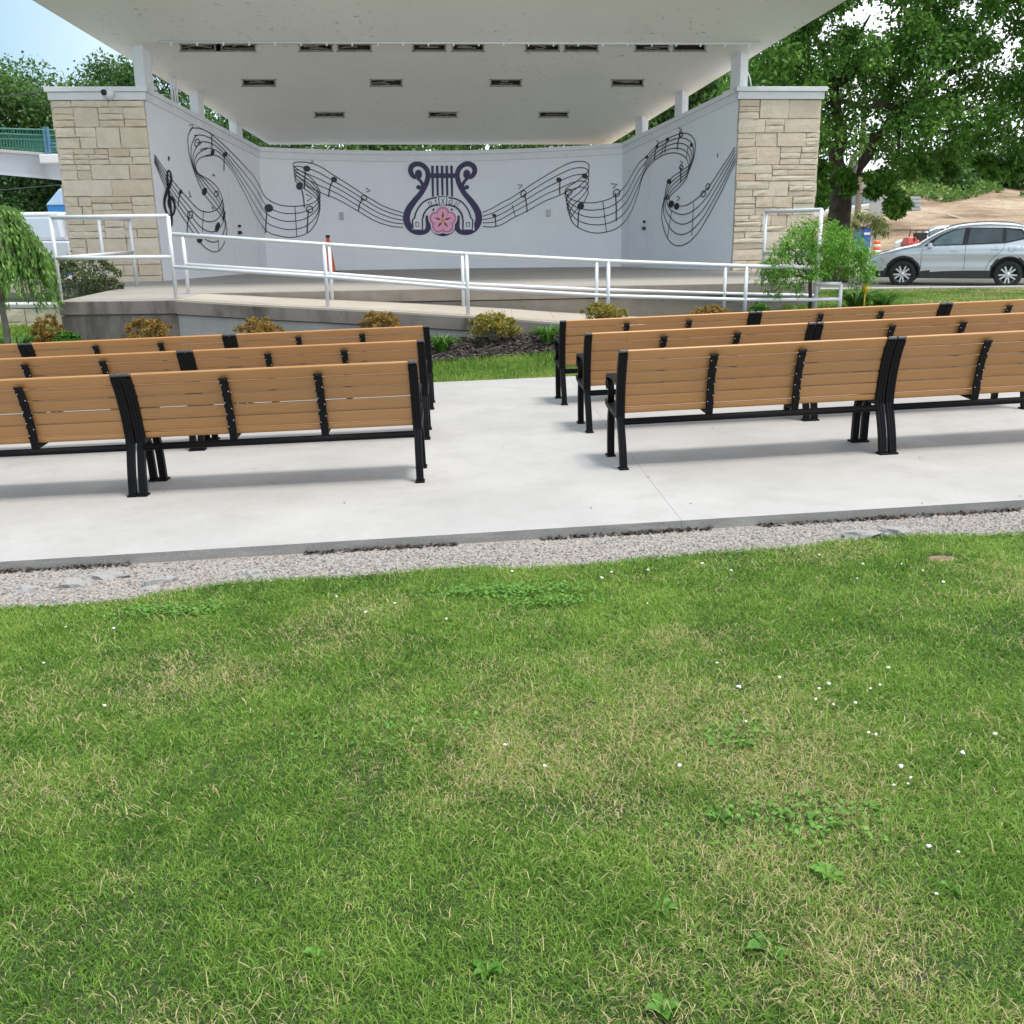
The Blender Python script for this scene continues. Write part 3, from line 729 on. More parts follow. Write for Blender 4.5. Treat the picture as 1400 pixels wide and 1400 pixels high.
# wall plan: left wall straight, back wall gently concave, right wall straight
back = []
NB = 24
nback = Vector(((CRp-CLp).y, -(CRp-CLp).x, 0)).normalized()     # towards the camera
for i in range(NB+1):
    t = i/NB; back.append(CLp.lerp(CRp, t)-nback*(.42*(1-(2*t-1)**2)))
PLAN = [AL]+back+[AR]
def ztop_at(i): return ZTOP if i in (0, len(PLAN)-1) else ZBK-.10*(1-(2*(i-1)/NB-1)**2)
TOPZ = [ztop_at(i) for i in range(len(PLAN))]
def wallhit(px, py, off=.004):
    d = ray(px, py); best = None
    for i in range(len(PLAN)-1):
        a, c = PLAN[i], PLAN[i+1]; e = c-a
        det = d[0]*(-e.y)-d[1]*(-e.x)
        if abs(det) < 1e-9: continue
        k = (a.x*(-e.y)-a.y*(-e.x))/det; t = (d[0]*a.y-d[1]*a.x)/det
        lo = -1e-6 if i else -.6
        hi = 1+1e-6 if i < len(PLAN)-2 else 1.6
        if lo <= t <= hi and k > 0 and (best is None or k < best[0]):
            nrm = Vector((e.y, -e.x, 0)).normalized()
            if nrm.x*d[0]+nrm.y*d[1] > 0: nrm = -nrm
            best = (k, Vector((k*d[0], k*d[1], EYE+k*d[2]))+nrm*(off+.009 if off > 0 else off), nrm)
    return best
def wall_part(i0, i1, name):
    b = MB(); n = i1-i0
    V = []
    for i in range(i0, i1+1):
        p = PLAN[i]; e = (PLAN[min(i+1, len(PLAN)-1)]-PLAN[max(i-1, 0)])
        if i == i0: e = PLAN[i+1]-p
        if i == i1: e = p-PLAN[i-1]
        nr = Vector((-e.y, e.x, 0)).normalized()      # away from the stage
        V += [(p.x, p.y, ZF-.3), (p.x, p.y, TOPZ[i]-.02), (p.x+nr.x*.24, p.y+nr.y*.24, TOPZ[i]-.02), (p.x+nr.x*.24, p.y+nr.y*.24, ZF-.6)]
    Fc = []
    for i in range(n):
        a, c = 4*i, 4*i+4
        for j in range(4): Fc.append((a+j, a+(j+1) % 4, c+(j+1) % 4, c+j))
    Fc += [(0, 1, 2, 3), (4*n, 4*n+1, 4*n+2, 4*n+3)]
    b.add(V, Fc); return b.build(name, M['wall'], shell)
wall_part(0, 1, 'side_wall'); wall_part(1, len(PLAN)-2, 'back_wall'); wall_part(len(PLAN)-2, len(PLAN)-1, 'side_wall')
# coping boards along the wall tops: thin cap over a deeper fascia
def trim(idx, name):
    b = MB()
    for (o0, o1, z0, z1) in ((-.045, .30, -.09, .0), (-.022, .26, -.24, -.092)):
        V = []
        for i in idx:
            p = PLAN[i]; a_ = PLAN[max(i-1, idx[0])]; c_ = PLAN[min(i+1, idx[-1])]; e = c_-a_
            nr = Vector((-e.y, e.x, 0)).normalized()
            for (o, z) in ((o0, z0), (o0, z1), (o1, z1), (o1, z0)):
                V.append((p.x+nr.x*o, p.y+nr.y*o, TOPZ[i]+z))
        n = len(idx)-1; Fc = []
        for i in range(n):
            for j in range(4): Fc.append((4*i+j, 4*i+(j+1) % 4, 4*i+4+(j+1) % 4, 4*i+4+j))
        Fc += [(0, 1, 2, 3), (4*n, 4*n+1, 4*n+2, 4*n+3)]
        b.add(V, Fc)
    b.build(name, M['trim'], shell)
trim([0, 1], 'wall_coping'); trim(list(range(1, len(PLAN)-1)), 'wall_coping'); trim([len(PLAN)-2, len(PLAN)-1], 'wall_coping')

# stone pillars: random coursed ashlar
def ashlar(b, O, U, N, w, h, tints, gap=.015, seed=1, big=(.20, .36)):
    k = random.Random(seed); O = Vector(O); U = Vector(U).normalized(); N = Vector(N).normalized(); Zv = Vector((0, 0, 1))
    z = 0
    def stone(u0, u1, z0, z1):
        u0 += gap/2; u1 -= gap/2; z0 += gap/2; z1 -= gap/2
        if u1-u0 < .03 or z1-z0 < .02: return
        pr = k.uniform(.012, .045); nu = max(2, int((u1-u0)/.16)); nz = max(2, int((z1-z0)/.12))
        V = []; base = len(b.v)
        for j in range(nz+1):
            for i in range(nu+1):
                edge = i in (0, nu) or j in (0, nz)
                du = k.uniform(-.010, .010); dz = k.uniform(-.008, .008)
                d = pr*(.78 if edge else 1)+k.uniform(-.0035, .0035)
                V.append(O+U*(u0+(u1-u0)*i/nu+du)+Zv*(z0+(z1-z0)*j/nz+dz)+N*d)
        Fc = [(j*(nu+1)+i, j*(nu+1)+i+1, (j+1)*(nu+1)+i+1, (j+1)*(nu+1)+i) for j in range(nz) for i in range(nu)]
        ring = [i for i in range(nu+1)]+[j*(nu+1)+nu for j in range(1, nz+1)]+[nz*(nu+1)+i for i in range(nu-1, -1, -1)]+[j*(nu+1) for j in range(nz-1, 0, -1)]
        for r in ring:
            V.append(Vector(V[r])-N*.05)
        m0 = (nu+1)*(nz+1); L = len(ring)
        Fc += [(ring[i], m0+i, m0+(i+1) % L, ring[(i+1) % L]) for i in range(L)]
        b.add(V, Fc, 0, False); t = k.random(); tints.extend([t]*len(Fc))
    while z < h-.02:
        hb = min(k.uniform(*big)+.04, h-z)
        if h-z-hb < .09: hb = h-z
        u = 0
        while u < w-.02:
            wu = k.uniform(.38, .85)
            if w-u-wu < .25: wu = w-u
            r = k.random()
            if hb < .15 or r < .42:
                stone(u, u+wu, z, z+hb)
            else:
                sp = sorted([k.uniform(.35, .65)]) if (r < .8 or hb < .26) else [.33+k.uniform(-.05, .05), .66+k.uniform(-.05, .05)]
                zz = [0]+sp+[1]
                for q0, q1 in zip(zz, zz[1:]):
                    if wu > .5 and k.random() < .65:
                        c = k.uniform(.35, .65); stone(u, u+wu*c, z+hb*q0, z+hb*q1); stone(u+wu*c, u+wu, z+hb*q0, z+hb*q1)
                    else: stone(u, u+wu, z+hb*q0, z+hb*q1)
            u += wu
        z += hb
def setint(o, tints):
    me = o.data; a = me.attributes.new('tint', 'FLOAT', 'FACE')
    t = (tints+[.5]*len(me.polygons))[:len(me.polygons)]; a.data.foreach_set('value', t)
def pillar(inner, outer, deep, name, seed, zb):
    e = (outer-inner); w = e.length; U = e.normalized(); Nn = Vector((U.y, -U.x, 0))
    if Nn.y > 0: Nn = -Nn
    h = ZTOP-.24-zb
    b = MB(); c = (inner+outer)/2-Nn*(deep/2)
    rot = Matrix.Rotation(math.atan2(U.y, U.x), 3, 'Z')
    b.box((c.x, c.y, zb+h/2), (w-.02, deep-.02, h), 1, rot)
    core = b.build(name, [M['mortar'], M['mortar']], shell)
    b = MB(); tints = []
    ashlar(b, (inner.x, inner.y, zb), U, Nn, w, h, tints, seed=seed)
    ashlar(b, (outer.x, outer.y, zb), -Nn, U, deep, h, tints, seed=seed+1)
    me_o = b.build('stone_facing', M['stone'], core)
    setint(me_o, tints)
    b = MB(); cz = ZTOP
    b.box((c.x, c.y, cz-.165), (w+.10, deep+.12, .146), 0, rot); b.box((c.x, c.y, cz-.046), (w+.19, deep+.20, .09), 0, rot)
    b.build('pillar_cap', M['trim'], shell, bevel=.006)
OL = flat(at(85, 250, 18.9*K)); OR = flat(at(1115, 250, 20.25*K))
pillar(AL+Vector((-.02, -.03, 0)), OL, .75, 'stone_pillar', 5, ZF-.9)
pillar(AR+Vector((.02, -.03, 0)), OR, .75, 'stone_pillar', 9, ZF-.5)

# unseen low rooms wrapped round the outside of the walls, pale flat roofs added below the copings to bounce warm light onto the soffit
wingroof, wingwall = MB(), MB(); Vw = []
for i in range(len(PLAN)):
    p = PLAN[i]; e = PLAN[min(i+1, len(PLAN)-1)]-PLAN[max(i-1, 0)]
    if i == 0: e = Vector((1, 0, 0)); n_ = (OL-AL).normalized()
    elif i == len(PLAN)-1: n_ = (OR-AR).normalized()
    else: n_ = Vector((-e.y, e.x, 0)).normalized()
    a_ = p+n_*.262+(Vector((0, .4, 0)) if i in (0, len(PLAN)-1) else Vector()); c_ = p+n_*(1.62 if i in (0, len(PLAN)-1) else 2.4)+(Vector((0, .4, 0)) if i in (0, len(PLAN)-1) else Vector())
    z_ = TOPZ[i]-.26
    Vw.append((Vector((a_.x, a_.y, z_)), Vector((c_.x, c_.y, z_))))
for (a0, c0), (a1, c1) in zip(Vw, Vw[1:]):
    wingroof.prism([a0, c0, c1, a1], (0, 0, .10)); d0, d1 = (c0-a0).normalized()*.12, (c1-a1).normalized()*.12
    wingwall.quad(c0-d0, c1-d1, Vector((c1.x-d1.x, c1.y-d1.y, -.8)), Vector((c0.x-d0.x, c0.y-d0.y, -.8)))
wingroof.build('bounce_roof', M['bounceroof'], shell); wingwall.build('rear_wall', M['stageface'], shell)
# roof: rear soffit plane through the post tops, front soffit beyond the ridge line
pts = [(190, 72, 19.2), (279, 127, 20.6), (336, 163, 21.8), (1011, 72, 20.2), (922, 127, 21.3), (865, 163, 22.2)]
P = np.array([at(a, b_, y*K) for a, b_, y in pts])
co_, *_ = np.linalg.lstsq(np.c_[np.ones(6), P[:, 0], P[:, 1]], P[:, 2], rcond=None)
ra, rb, rc = [float(q) for q in co_]
S = lambda px, py: onplane(px, py, ra, rb, rc)
rl, rr, bl, br = S(139, 58), S(1058, 60), S(368, 197.5), S(834, 197.5)
# front plane shares the ridge line
fs = -.50
fc = fs; fb = ((rr.z-rl.z)-fc*(rr.y-rl.y))/(rr.x-rl.x); fa = rl.z-fb*rl.x-fc*rl.y
FQ = lambda px, py: onplane(px, py, fa, fb, fc)
fl_, fr_ = FQ(-180, -136), FQ(1376, -132)
vents = []
for (y0, y1, xs_) in ((59.8, 70.2, [(246, 295), (302, 350), (409, 455), (461, 508), (564, 610), (618, 662), (718, 765), (771, 818), (868, 915), (920, 965)]),
                      (108, 118, [(331, 377), (506, 550), (670, 713), (836, 880)]), (152.5, 160.5, [(430, 471), (586, 625), (737, 777)])):
    for (x0, x1) in xs_: vents.append([S(x0, y0), S(x1, y0+(x1-x0)*.0), S(x1, y1), S(x0, y1)])
nrm_r = Vector((rb, rc, -1)).normalized()      # downwards
bm = bmesh.new(); inv = root_inv(shell)
def loopv(ps):
    vs = [bm.verts.new(inv @ Vector(p)) for p in ps]; return [bm.edges.new((vs[i], vs[(i+1) % len(vs)])) for i in range(len(vs))]
edges = loopv([rl, rr, br, bl])
for v in vents: edges += loopv(v)
bmesh.ops.triangle_fill(bm, use_beauty=True, use_dissolve=False, edges=edges)
# make sure no triangle covers a vent
kill = []
for f in bm.faces:
    c = f.calc_center_median()
    for v in vents:
        q = [inv @ p for p in v]; mn = [min(p[i] for p in q) for i in (0, 1)]; mx = [max(p[i] for p in q) for i in (0, 1)]
        if mn[0]+.01 < c.x < mx[0]-.01 and mn[1]+.01 < c.y < mx[1]-.01: kill.append(f); break
bmesh.ops.delete(bm, geom=kill, context='FACES')
bmesh.ops.recalc_face_normals(bm, faces=bm.faces)
me = bpy.data.meshes.new('soffit'); bm.to_mesh(me); bm.free(); me.materials.append(M['soffit'])
so = bpy.data.objects.new('soffit', me); COL.objects.link(so); so.parent = shell
b = MB(); b.quad(rl, rr, fr_, fl_); b.build('front_soffit', M['soffit'], shell)
b = MB(); up = Vector((0, 0, .55)); lift = Vector((0, 0, .006))
b.add([p+up for p in (fl_, fr_, rr, rl)]+[p+up for p in (br, bl)]+[p+lift for p in (fl_, fr_, rr, rl)]+[p+lift for p in (br, bl)],
      [(0, 1, 2, 3), (3, 2, 4, 5), (0, 1, 7, 6), (1, 2, 8, 7), (2, 4, 10, 8), (4, 5, 11, 10), (5, 3, 9, 11), (3, 0, 6, 9)])
b.build('roof_deck', [M['trim']], shell)
# drip bead at the ridge line with small lugs
b = MB(); a_, c_ = S(216, 56.5), S(1040, 58.5)
b.tube([a_+nrm_r*.02, c_+nrm_r*.02], .022, 6)
for i in range(24):
    p = a_.lerp(c_, (i+.5)/24); b.box(p+nrm_r*.05, (.03, .03, .06))
b.build('drip_bead', M['trim'], shell)
for v in vents:
    b = MB(); dp = -nrm_r*.30
    b.add([p for p in v]+[p+dp for p in v], [(4, 5, 6, 7), (0, 1, 5, 4), (1, 2, 6, 5), (2, 3, 7, 6), (3, 0, 4, 7)])
    vo = b.build('ceiling_vent', M['ventdark'], shell)
    b = MB(); c = sum(v, Vector())/4
    for i in range(4):
        p, q = v[i], v[(i+1) % 4]; d = (q-p).normalized(); ins = (c-(p+q)/2).normalized()
        b.prism([p-d*.02+nrm_r*.012, q+d*.02+nrm_r*.012, q+ins*.03+nrm_r*.012, p+ins*.03+nrm_r*.012], -nrm_r*.03)
    nb = random.randint(2, 4)
    for i in range(nb):                       # bent louvre blades
        t = random.uniform(.15, .85); p = v[0].lerp(v[3], t)+(v[1]-v[0])*random.uniform(0, .35); q = v[0].lerp(v[3], t+random.uniform(-.25, .25))+(v[1]-v[0])*random.uniform(.55, 1)
        mid = (p+q)/2+(v[3]-v[0])*random.uniform(-.2, .2)-nrm_r*random.uniform(.02, .08)
        for s0, s1 in ((p-nrm_r*.04, mid), (mid, q-nrm_r*.04)):
            b.prism([s0, s1, s1+(v[3]-v[0])*.14, s0+(v[3]-v[0])*.14], -nrm_r*.01)
    b.build('louvre', M['louvre'], vo)
# roof posts on the side walls
for (a, b_, y), (bpx, bpy_) in zip(pts, ((193, 119), (281.5, 161), (338, 190), (1011.5, 118), (921.5, 159), (864.5, 186))):
    p = at(a, b_, y*K); side = -1 if a < 700 else 1
    A, Cc = (AL, CLp) if side < 0 else (AR, CRp); e = (Cc-A).normalized()
    w = .27 if y in (19.2, 20.2) else .23
    # foot on the wall line, straight below
    t = max(-.08, (Vector((p.x, p.y, 0))-A).dot(e)); q = A+e*t
    nr = Vector((-e.y, e.x, 0)); nr = nr if nr.x*side > 0 else -nr
    q = q+nr*.09; zt = ra+rb*q.x+rc*q.y; L = (Cc-A).length
    zb = ZTOP+(TOPZ[1]-ZTOP)*max(0, min(1, t/L))-.03
    b = MB(); rot = Matrix.Rotation(math.atan2(e.y, e.x)-math.pi/2*1, 3, 'Z')
    b.box((q.x, q.y, (zb+zt+.11)/2), (w*.85, w, zt+.11-zb), 0, rot)
    b.build('roof_post', M['trim'], shell, bevel=.008)
# doors in the side walls near the back corners
def on_wall(A, Cc, t, z, off): 
    e = (Cc-A).normalized(); nr = Vector((-e.y, e.x, 0))
    if nr.y > 0: nr = -nr
    p = A+e*t+nr*off; return Vector((p.x, p.y, z))
def door(A, Cc, px0, px1, ztop_px, hpx, hpy):
    h0, h1 = wallhit(px0, 300, 0), wallhit(px1, 300, 0); e = (Cc-A).normalized()
    t0, t1 = sorted([(flat(h0[1])-A).dot(e), (flat(h1[1])-A).dot(e)])
    zt = wallhit((px0+px1)/2, ztop_px, 0)[1].z
    nr = h0[2]; b = MB()
    P = [on_wall(A, Cc, t0, ZF+.02, .0), on_wall(A, Cc, t1, ZF+.02, .0), on_wall(A, Cc, t1, zt, .0), on_wall(A, Cc, t0, zt, .0)]
    b.prism([p+nr*.002 for p in P], nr*.006)
    d = b.build('stage_door', M['wall'], shell, bevel=.004, seg=1)
    b = MB(); ev = (P[1]-P[0]).normalized()
    for (u0, u1, z0, z1) in ((-.05, -.008, ZF, zt+.05), ((t1-t0)+.008, (t1-t0)+.05, ZF, zt+.05), (-.008, (t1-t0)+.008, zt+.008, zt+.05)):
        q = [P[0]+ev*u0, P[0]+ev*u1]
        b.prism([Vector((q[0].x, q[0].y, z0))+nr*.004, Vector((q[1].x, q[1].y, z0))+nr*.004, Vector((q[1].x, q[1].y, z1))+nr*.004, Vector((q[0].x, q[0].y, z1))+nr*.004], nr*.006)
    b.build('door_frame', M['wall'], d)
    b = MB(); k = wallhit(hpx, hpy, .03)[1]; b.box(k, (.07, .07, .07)); k2 = wallhit(hpx, hpy-9, .025)[1]; b.lathe(k2, [(0, -.03), (.03, -.03), (.03, .03), (0, .03)], 10, axis='Y')
    b.tube([k, k-nr*-.05+Vector((0, 0, 0))], .02, 8)
    b.build('door_handle', M['black'], d)
door(AL, CLp, 318, 351, 235, 326, 318); door(AR, CRp, 860, 886, 232, 882, 312)

# stage floor, with the projecting platform and its lip
FL0, FL1 = at(262, 401, 15.17*K), at(1075, 386, 15.96*K)
fy = lambda x: FL0.y+(x-FL0.x)*(FL1.y-FL0.y)/(FL1.x-FL0.x)
pL, p240 = onplane(80, 412, ZF, 0, 0), onplane(240, 410, ZF, 0, 0)
NY = pL.y                                            # near wall line
pLb = onplane(168, 393, ZF, 0, 0)
floor = [Vector((pL.x, NY, ZF)), Vector((p240.x, NY, ZF)), Vector((p240.x, fy(p240.x), ZF)), Vector((5.35, fy(5.35), ZF)),
         Vector((5.35, OR.y-.05, ZF)), Vector((AR.x+.3, AR.y-.06, ZF)), Vector((CRp.x+.1, CRp.y+.8, ZF)), Vector((CLp.x-.1, CLp.y+.8, ZF)), Vector((AL.x-.3, AL.y-.06, ZF)), Vector((OL.x+.05, OL.y-.06, ZF)), Vector((OL.x+.05, OL.y-1.2, ZF)), Vector((pLb.x, pLb.y, ZF))]
b = MB(); b.prism([p-Vector((0, 0, .20)) for p in floor], (0, 0, .20)); stage = b.build('stage_floor', [M['stagefloor'], M['stageface']], shell, bevel=.012)
me = stage.data
for f in me.polygons:
    if abs(f.normal.z) < .5: f.material_index = 1
cen = sum(floor, Vector())/len(floor)
def inset(ps, d):
    out = []; n = len(ps)
    for i in range(n):
        a, c, e = ps[i-1], ps[i], ps[(i+1) % n]
        n1 = Vector((-(c-a).y, (c-a).x, 0)).normalized(); n2 = Vector((-(e-c).y, (e-c).x, 0)).normalized(); q = (n1+n2)
        q = q/max(.3, q.dot(n1)) if q.length > .01 else n1
        out.append(c+q*d)
    return out
low = inset(floor, .035)
b = MB(); b.prism([Vector((p.x, p.y, -1.0)) for p in low], (0, 0, ZF-.215+1.0)); b.build('stage_base', M['stageface'], shell)
b = MB(); b.prism([Vector((p.x, p.y, ZF-.216)) for p in inset(floor, .05)], (0, 0, .017)); b.build('stage_joint', M['joint'], shell)
# ramp running down to the right along the near wall
rz_px = [(240, 410), (350, 416.5), (440, 421), (537, 426), (637, 432), (700, 436), (760, 441)]
RX = [at(a, c, NY).x for a, c in rz_px]; RZ = [at(a, c, NY).z for a, c in rz_px]; RZ[0] = ZF
RX.append(3.4); RZ.append(RZ[-1]-(3.4-RX[-2])*.075)
ramp_thing = thing('stage_ramp', 'concrete access ramp sloping down to the right along the stage front', 'ramp', (RX[0], NY, 0))
b = MB(); c = MB(); jn = MB(); cap = MB()
for i in range(len(RX)-1):
    x0, x1, z0, z1 = RX[i], RX[i+1], RZ[i], RZ[i+1]; g0 = .003 if i else 0.004
    Y0, Y1 = fy(x0)-.045, fy(x1)-.045
    T = [Vector((x0+g0, NY, z0)), Vector((x1, NY, z1)), Vector((x1, Y1, z1)), Vector((x0+g0, Y0, z0))]
    b.prism([p-Vector((0, 0, .03)) for p in T], (0, 0, .03))
    cap.prism([Vector((x0, NY+.0, z0-.21)), Vector((x1, NY, z1-.21)), Vector((x1, NY, z1-.031)), Vector((x0, NY, z0-.031))], (0, .5, 0))
    c.prism([Vector((x0, NY+.05, -1)), Vector((x1, NY+.05, -1)), Vector((x1, NY+.05, z1-.225)), Vector((x0, NY+.05, z0-.225))], (0, .4, 0))
    jn.prism([Vector((x0, NY+.075, z0-.226)), Vector((x1, NY+.075, z1-.226)), Vector((x1, NY+.075, z1-.209)), Vector((x0, NY+.075, z0-.209))], (0, .3, 0))
b.build('ramp_surface', M['ramptop'], ramp_thing); cap.build('ramp_edge', M['rampface'], ramp_thing)
c.build('ramp_wall', M['rampgrey'], ramp_thing); jn.build('ramp_joint', M['joint'], ramp_thing)
# dark weathered facing of the platform under the tall corner rail
b = MB(); zt = ZF
b.box(((pL.x+RX[0])/2, NY+.15, zt-.105), (RX[0]-pL.x-.004, .33, .198)); b.box(((pL.x+RX[0])/2, NY+.20, zt-.225-.5), (RX[0]-pL.x-.004, .36, 1.0))
pf = b.build('platform_face', M['rampface'], shell, bevel=.01)
for v in pf.data.vertices: pass

# ------------------------------------------------------------------ mural
def cr(pts, n=7): return [tuple(p) for p in bez(pts, n)]
def ribbon(b, pxs, w, mi=0, off=.004):
    """painted line on the wall through photo points; w in metres"""
    H = [wallhit(x, y, off) for x, y in pxs]; H = [h for h in H if h]
    if len(H) < 2: return
    P_ = [h[1] for h in H]; V = []
    ww = w if isinstance(w, list) else [w]*len(P_)
    for i in range(len(P_)):
        t = P_[min(i+1, len(P_)-1)]-P_[max(i-1, 0)]
        if t.length < 1e-6: t = Vector((1, 0, 0))
        s = t.normalized().cross(H[i][2]).normalized()*ww[min(i, len(ww)-1)]/2
        V += [P_[i]+s, P_[i]-s]
    b.add(V, [(2*i, 2*i+1, 2*i+3, 2*i+2) for i in range(len(P_)-1)], mi)
def z1(pts): return [(x/4, y/4) for x, y in pts]
def z2(pts): return [(350+x/4, y/4) for x, y in pts]
def z3(pts): return [(700+x/4, y/4) for x, y in pts]
def resamp(pts, n):
    C_ = np.array(cr(pts, 10)); d = np.r_[0, np.cumsum(np.linalg.norm(np.diff(C_, axis=0), axis=1))]
    t = np.linspace(0, d[-1], n); return np.c_[np.interp(t, d, C_[:, 0]), np.interp(t, d, C_[:, 1])]
STAVES = [
    (z1([(842, 845), (900, 930), (960, 1010), (1030, 1090), (1085, 1145), (1140, 1160), (1190, 1140), (1218, 1090)]), z1([(842, 885), (900, 1020), (960, 1130), (1030, 1235), (1110, 1345), (1180, 1378), (1222, 1335), (1240, 1255)])),
    (z1([(1045, 700), (1025, 755), (1035, 850), (1070, 965), (1115, 1060), (1170, 1130), (1222, 1200), (1240, 1262)]), z1([(1160, 850), (1095, 862), (1068, 905), (1085, 950), (1145, 985), (1190, 1030), (1214, 1085), (1222, 1150)])),
    (z1([(1045, 700), (1095, 703), (1155, 735), (1230, 800), (1300, 870), (1360, 935), (1400, 985)])+z2([(50, 1075), (120, 1118), (200, 1128), (280, 1120), (330, 1098), (352, 1055)]),
     z1([(1105, 860), (1145, 845), (1200, 860), (1258, 920), (1300, 990), (1345, 1075), (1400, 1185)])+z2([(60, 1265), (130, 1290), (200, 1298), (280, 1275), (330, 1215), (352, 1135)])),
    (z2([(352, 1050), (325, 1000), (285, 960), (235, 930), (205, 908), (205, 893)]), z2([(350, 1140), (335, 1090), (290, 1050), (240, 1015), (214, 985), (218, 960)])),
    (z2([(205, 893), (228, 886), (290, 890), (350, 910), (420, 955), (520, 1018), (600, 1070), (700, 1128), (805, 1165)]), z2([(218, 960), (240, 975), (290, 1020), (350, 1052), (450, 1092), (560, 1155), (650, 1207), (740, 1237), (805, 1242)])),
    (z2([(1240, 1162), (1290, 1140), (1350, 1105)])+z3([(0, 1080), (90, 1020), (170, 970), (270, 912), (340, 885), (400, 885), (422, 905), (420, 935)]), z2([(1240, 1238), (1300, 1241), (1350, 1225)])+z3([(0, 1195), (90, 1150), (180, 1100), (260, 1068), (330, 1035), (380, 1022), (412, 1035), (418, 1060)])),
    (z3([(420, 935), (395, 958), (345, 998), (300, 1028), (290, 1060), (300, 1095)]), z3([(418, 1055), (390, 1110), (350, 1150), (325, 1185), (322, 1205)])),
    (z3([(290, 1055), (320, 1088), (380, 1106), (450, 1108), (540, 1085), (600, 1040), (640, 990), (672, 930), (700, 888), (742, 850), (800, 790), (860, 755), (925, 730), (972, 735), (1002, 770), (1003, 830)]),
     z3([(300, 1130), (332, 1217), (390, 1258), (470, 1275), (560, 1255), (620, 1210), (657, 1150), (690, 1060), (712, 980), (742, 920), (790, 870), (850, 840), (910, 838), (952, 862), (968, 900), (965, 930)])),
    (z3([(1003, 830), (985, 890), (935, 930), (880, 968), (850, 1010), (836, 1075), (825, 1130)]), z3([(965, 930), (955, 975), (920, 1020), (880, 1058), (852, 1090), (845, 1060)])),
    (z3([(852, 1060), (870, 1108), (910, 1126), (960, 1120), (1020, 1080), (1080, 1020), (1130, 945), (1180, 870), (1222, 803)]), z3([(825, 1120), (821, 1200), (850, 1300), (900, 1343), (962, 1328), (1022, 1268), (1080, 1172), (1140, 1062), (1190, 955), (1226, 880)])),
]
for top, bot in STAVES:
    b = MB(); n = 44
    A_, B_ = resamp(top, n), resamp(bot, n)
    for j in range(5):
        t = j/4; wob = .35*np.sin(np.linspace(0, 5, n)+j)*(1 if 0 < j < 4 else 0)
        L = A_*(1-t)+B_*t; L[:, 1] += wob
        ribbon(b, [tuple(q) for q in L], .0185)
    b.build('painted_staff', M['ink'], shell)
def ellipse(cx, cy, a, b_, rot, n=16): return [(cx+a*math.cos(q)*math.cos(rot)-b_*math.sin(q)*math.sin(rot), cy+a*math.cos(q)*math.sin(rot)+b_*math.sin(q)*math.cos(rot)) for q in [2*math.pi*i/n for i in range(n)]]
def blot(b, poly, mi=0, off=.006):
    H = [wallhit(x, y, off) for x, y in poly]; V = [h[1] for h in H]
    b.add(V, [tuple(range(len(V)))], mi)
NOTES = [(z1, 1160, 835, 10, 17, (1155, 740), 1), (z1, 1228, 845, 12, 14, (1222, 935), 1), (z1, 1116, 1047, 13, 22, None, 1), (z1, 1187, 1242, 12, 28, None, 1), (z1, 1090, 1312, 15, 18, None, 1), (z1, 1222, 1180, 6, 26, None, 1),
         (z1, 1075, 780, 12, 20, None, 0), (z1, 1037, 1175, 14, 20, (1020, 1275), 0), (z1, 1180, 1060, 11, 14, None, 0), (z1, 985, 1050, 8, 14, (972, 1130), 1),
         (z2, 70, 1138, 24, 22, (52, 1275), 1), (z2, 278, 922, 20, 16, (264, 1032), 1), (z2, 238, 1018, 19, 20, (265, 1135), 1), (z2, 427, 982, 17, 15, (397, 1077), 1), (z2, 590, 1082, 16, 13, (560, 1155), 0), (z2, 293, 1145, 18, 18, (280, 1272), 0), (z2, 1303, 1178, 12, 9, (1312, 1240), 1),
         (z3, 63, 1060, 14, 18, (83, 1160), 0), (z3, 257, 983, 15, 13, (262, 1068), 1), (z3, 398, 962, 16, 14, None, 1), (z3, 376, 1127, 18, 20, (360, 1242), 1), (z3, 572, 1055, 17, 20, (570, 1208), 0), (z3, 740, 859, 8, 9, None, 1), (z3, 795, 800, 8, 8, (782, 875), 1), (z3, 853, 762, 9, 10, (838, 835), 1), (z3, 984, 793, 8, 12, None, 1),
         (z3, 926, 735, 10, 13, (905, 820), 0), (z3, 927, 915, 9, 11, (925, 1000), 0), (z3, 861, 992, 12, 14, None, 1), (z3, 873, 1116, 15, 20, None, 1), (z3, 903, 1128, 14, 19, None, 1), (z3, 1048, 1060, 12, 17, None, 0), (z3, 1073, 1021, 10, 17, None, 0), (z3, 310, 1052, 16, 18, None, 0)]
for (zf_, x, y, a, c, stem, full) in NOTES:
    b = MB()
    if full: blot(b, zf_(ellipse(x, y, a, c, .25)))
    else: ribbon(b, zf_(ellipse(x, y, a, c, .3, 18)+ellipse(x, y, a, c, .3, 18)[:2]), .022, off=.0065)
    if stem: ribbon(b, zf_([(x-(a*.6 if stem[0] < x else -a*.6)*.6, y), ((x+stem[0])/2-.3*(x-stem[0]), (y+stem[1])/2), stem]), .026, off=.0065)
    b.build('music_note', M['ink'], shell)
b = MB()
for zf_, L in ((z2, [(213, 1125), (223, 1292)]), (z3, [(497, 1100), (517, 1270)]), (z3, [(995, 1110), (985, 1290)]), (z3, [(875, 1150), (852, 1300)]), (z1, [(1110, 1150), (1105, 1270)]), (z1, [(1190, 1290), (1195, 1370)]), (z3, [(965, 800), (955, 870)]), (z3, [(0, 1120), (20, 1185)]), (z3, [(735, 880), (728, 915)]), (z3, [(830, 790), (815, 860)])):
    b = MB(); ribbon(b, zf_(L), .016); b.build('bar_line', M['ink'], shell)
b = MB()
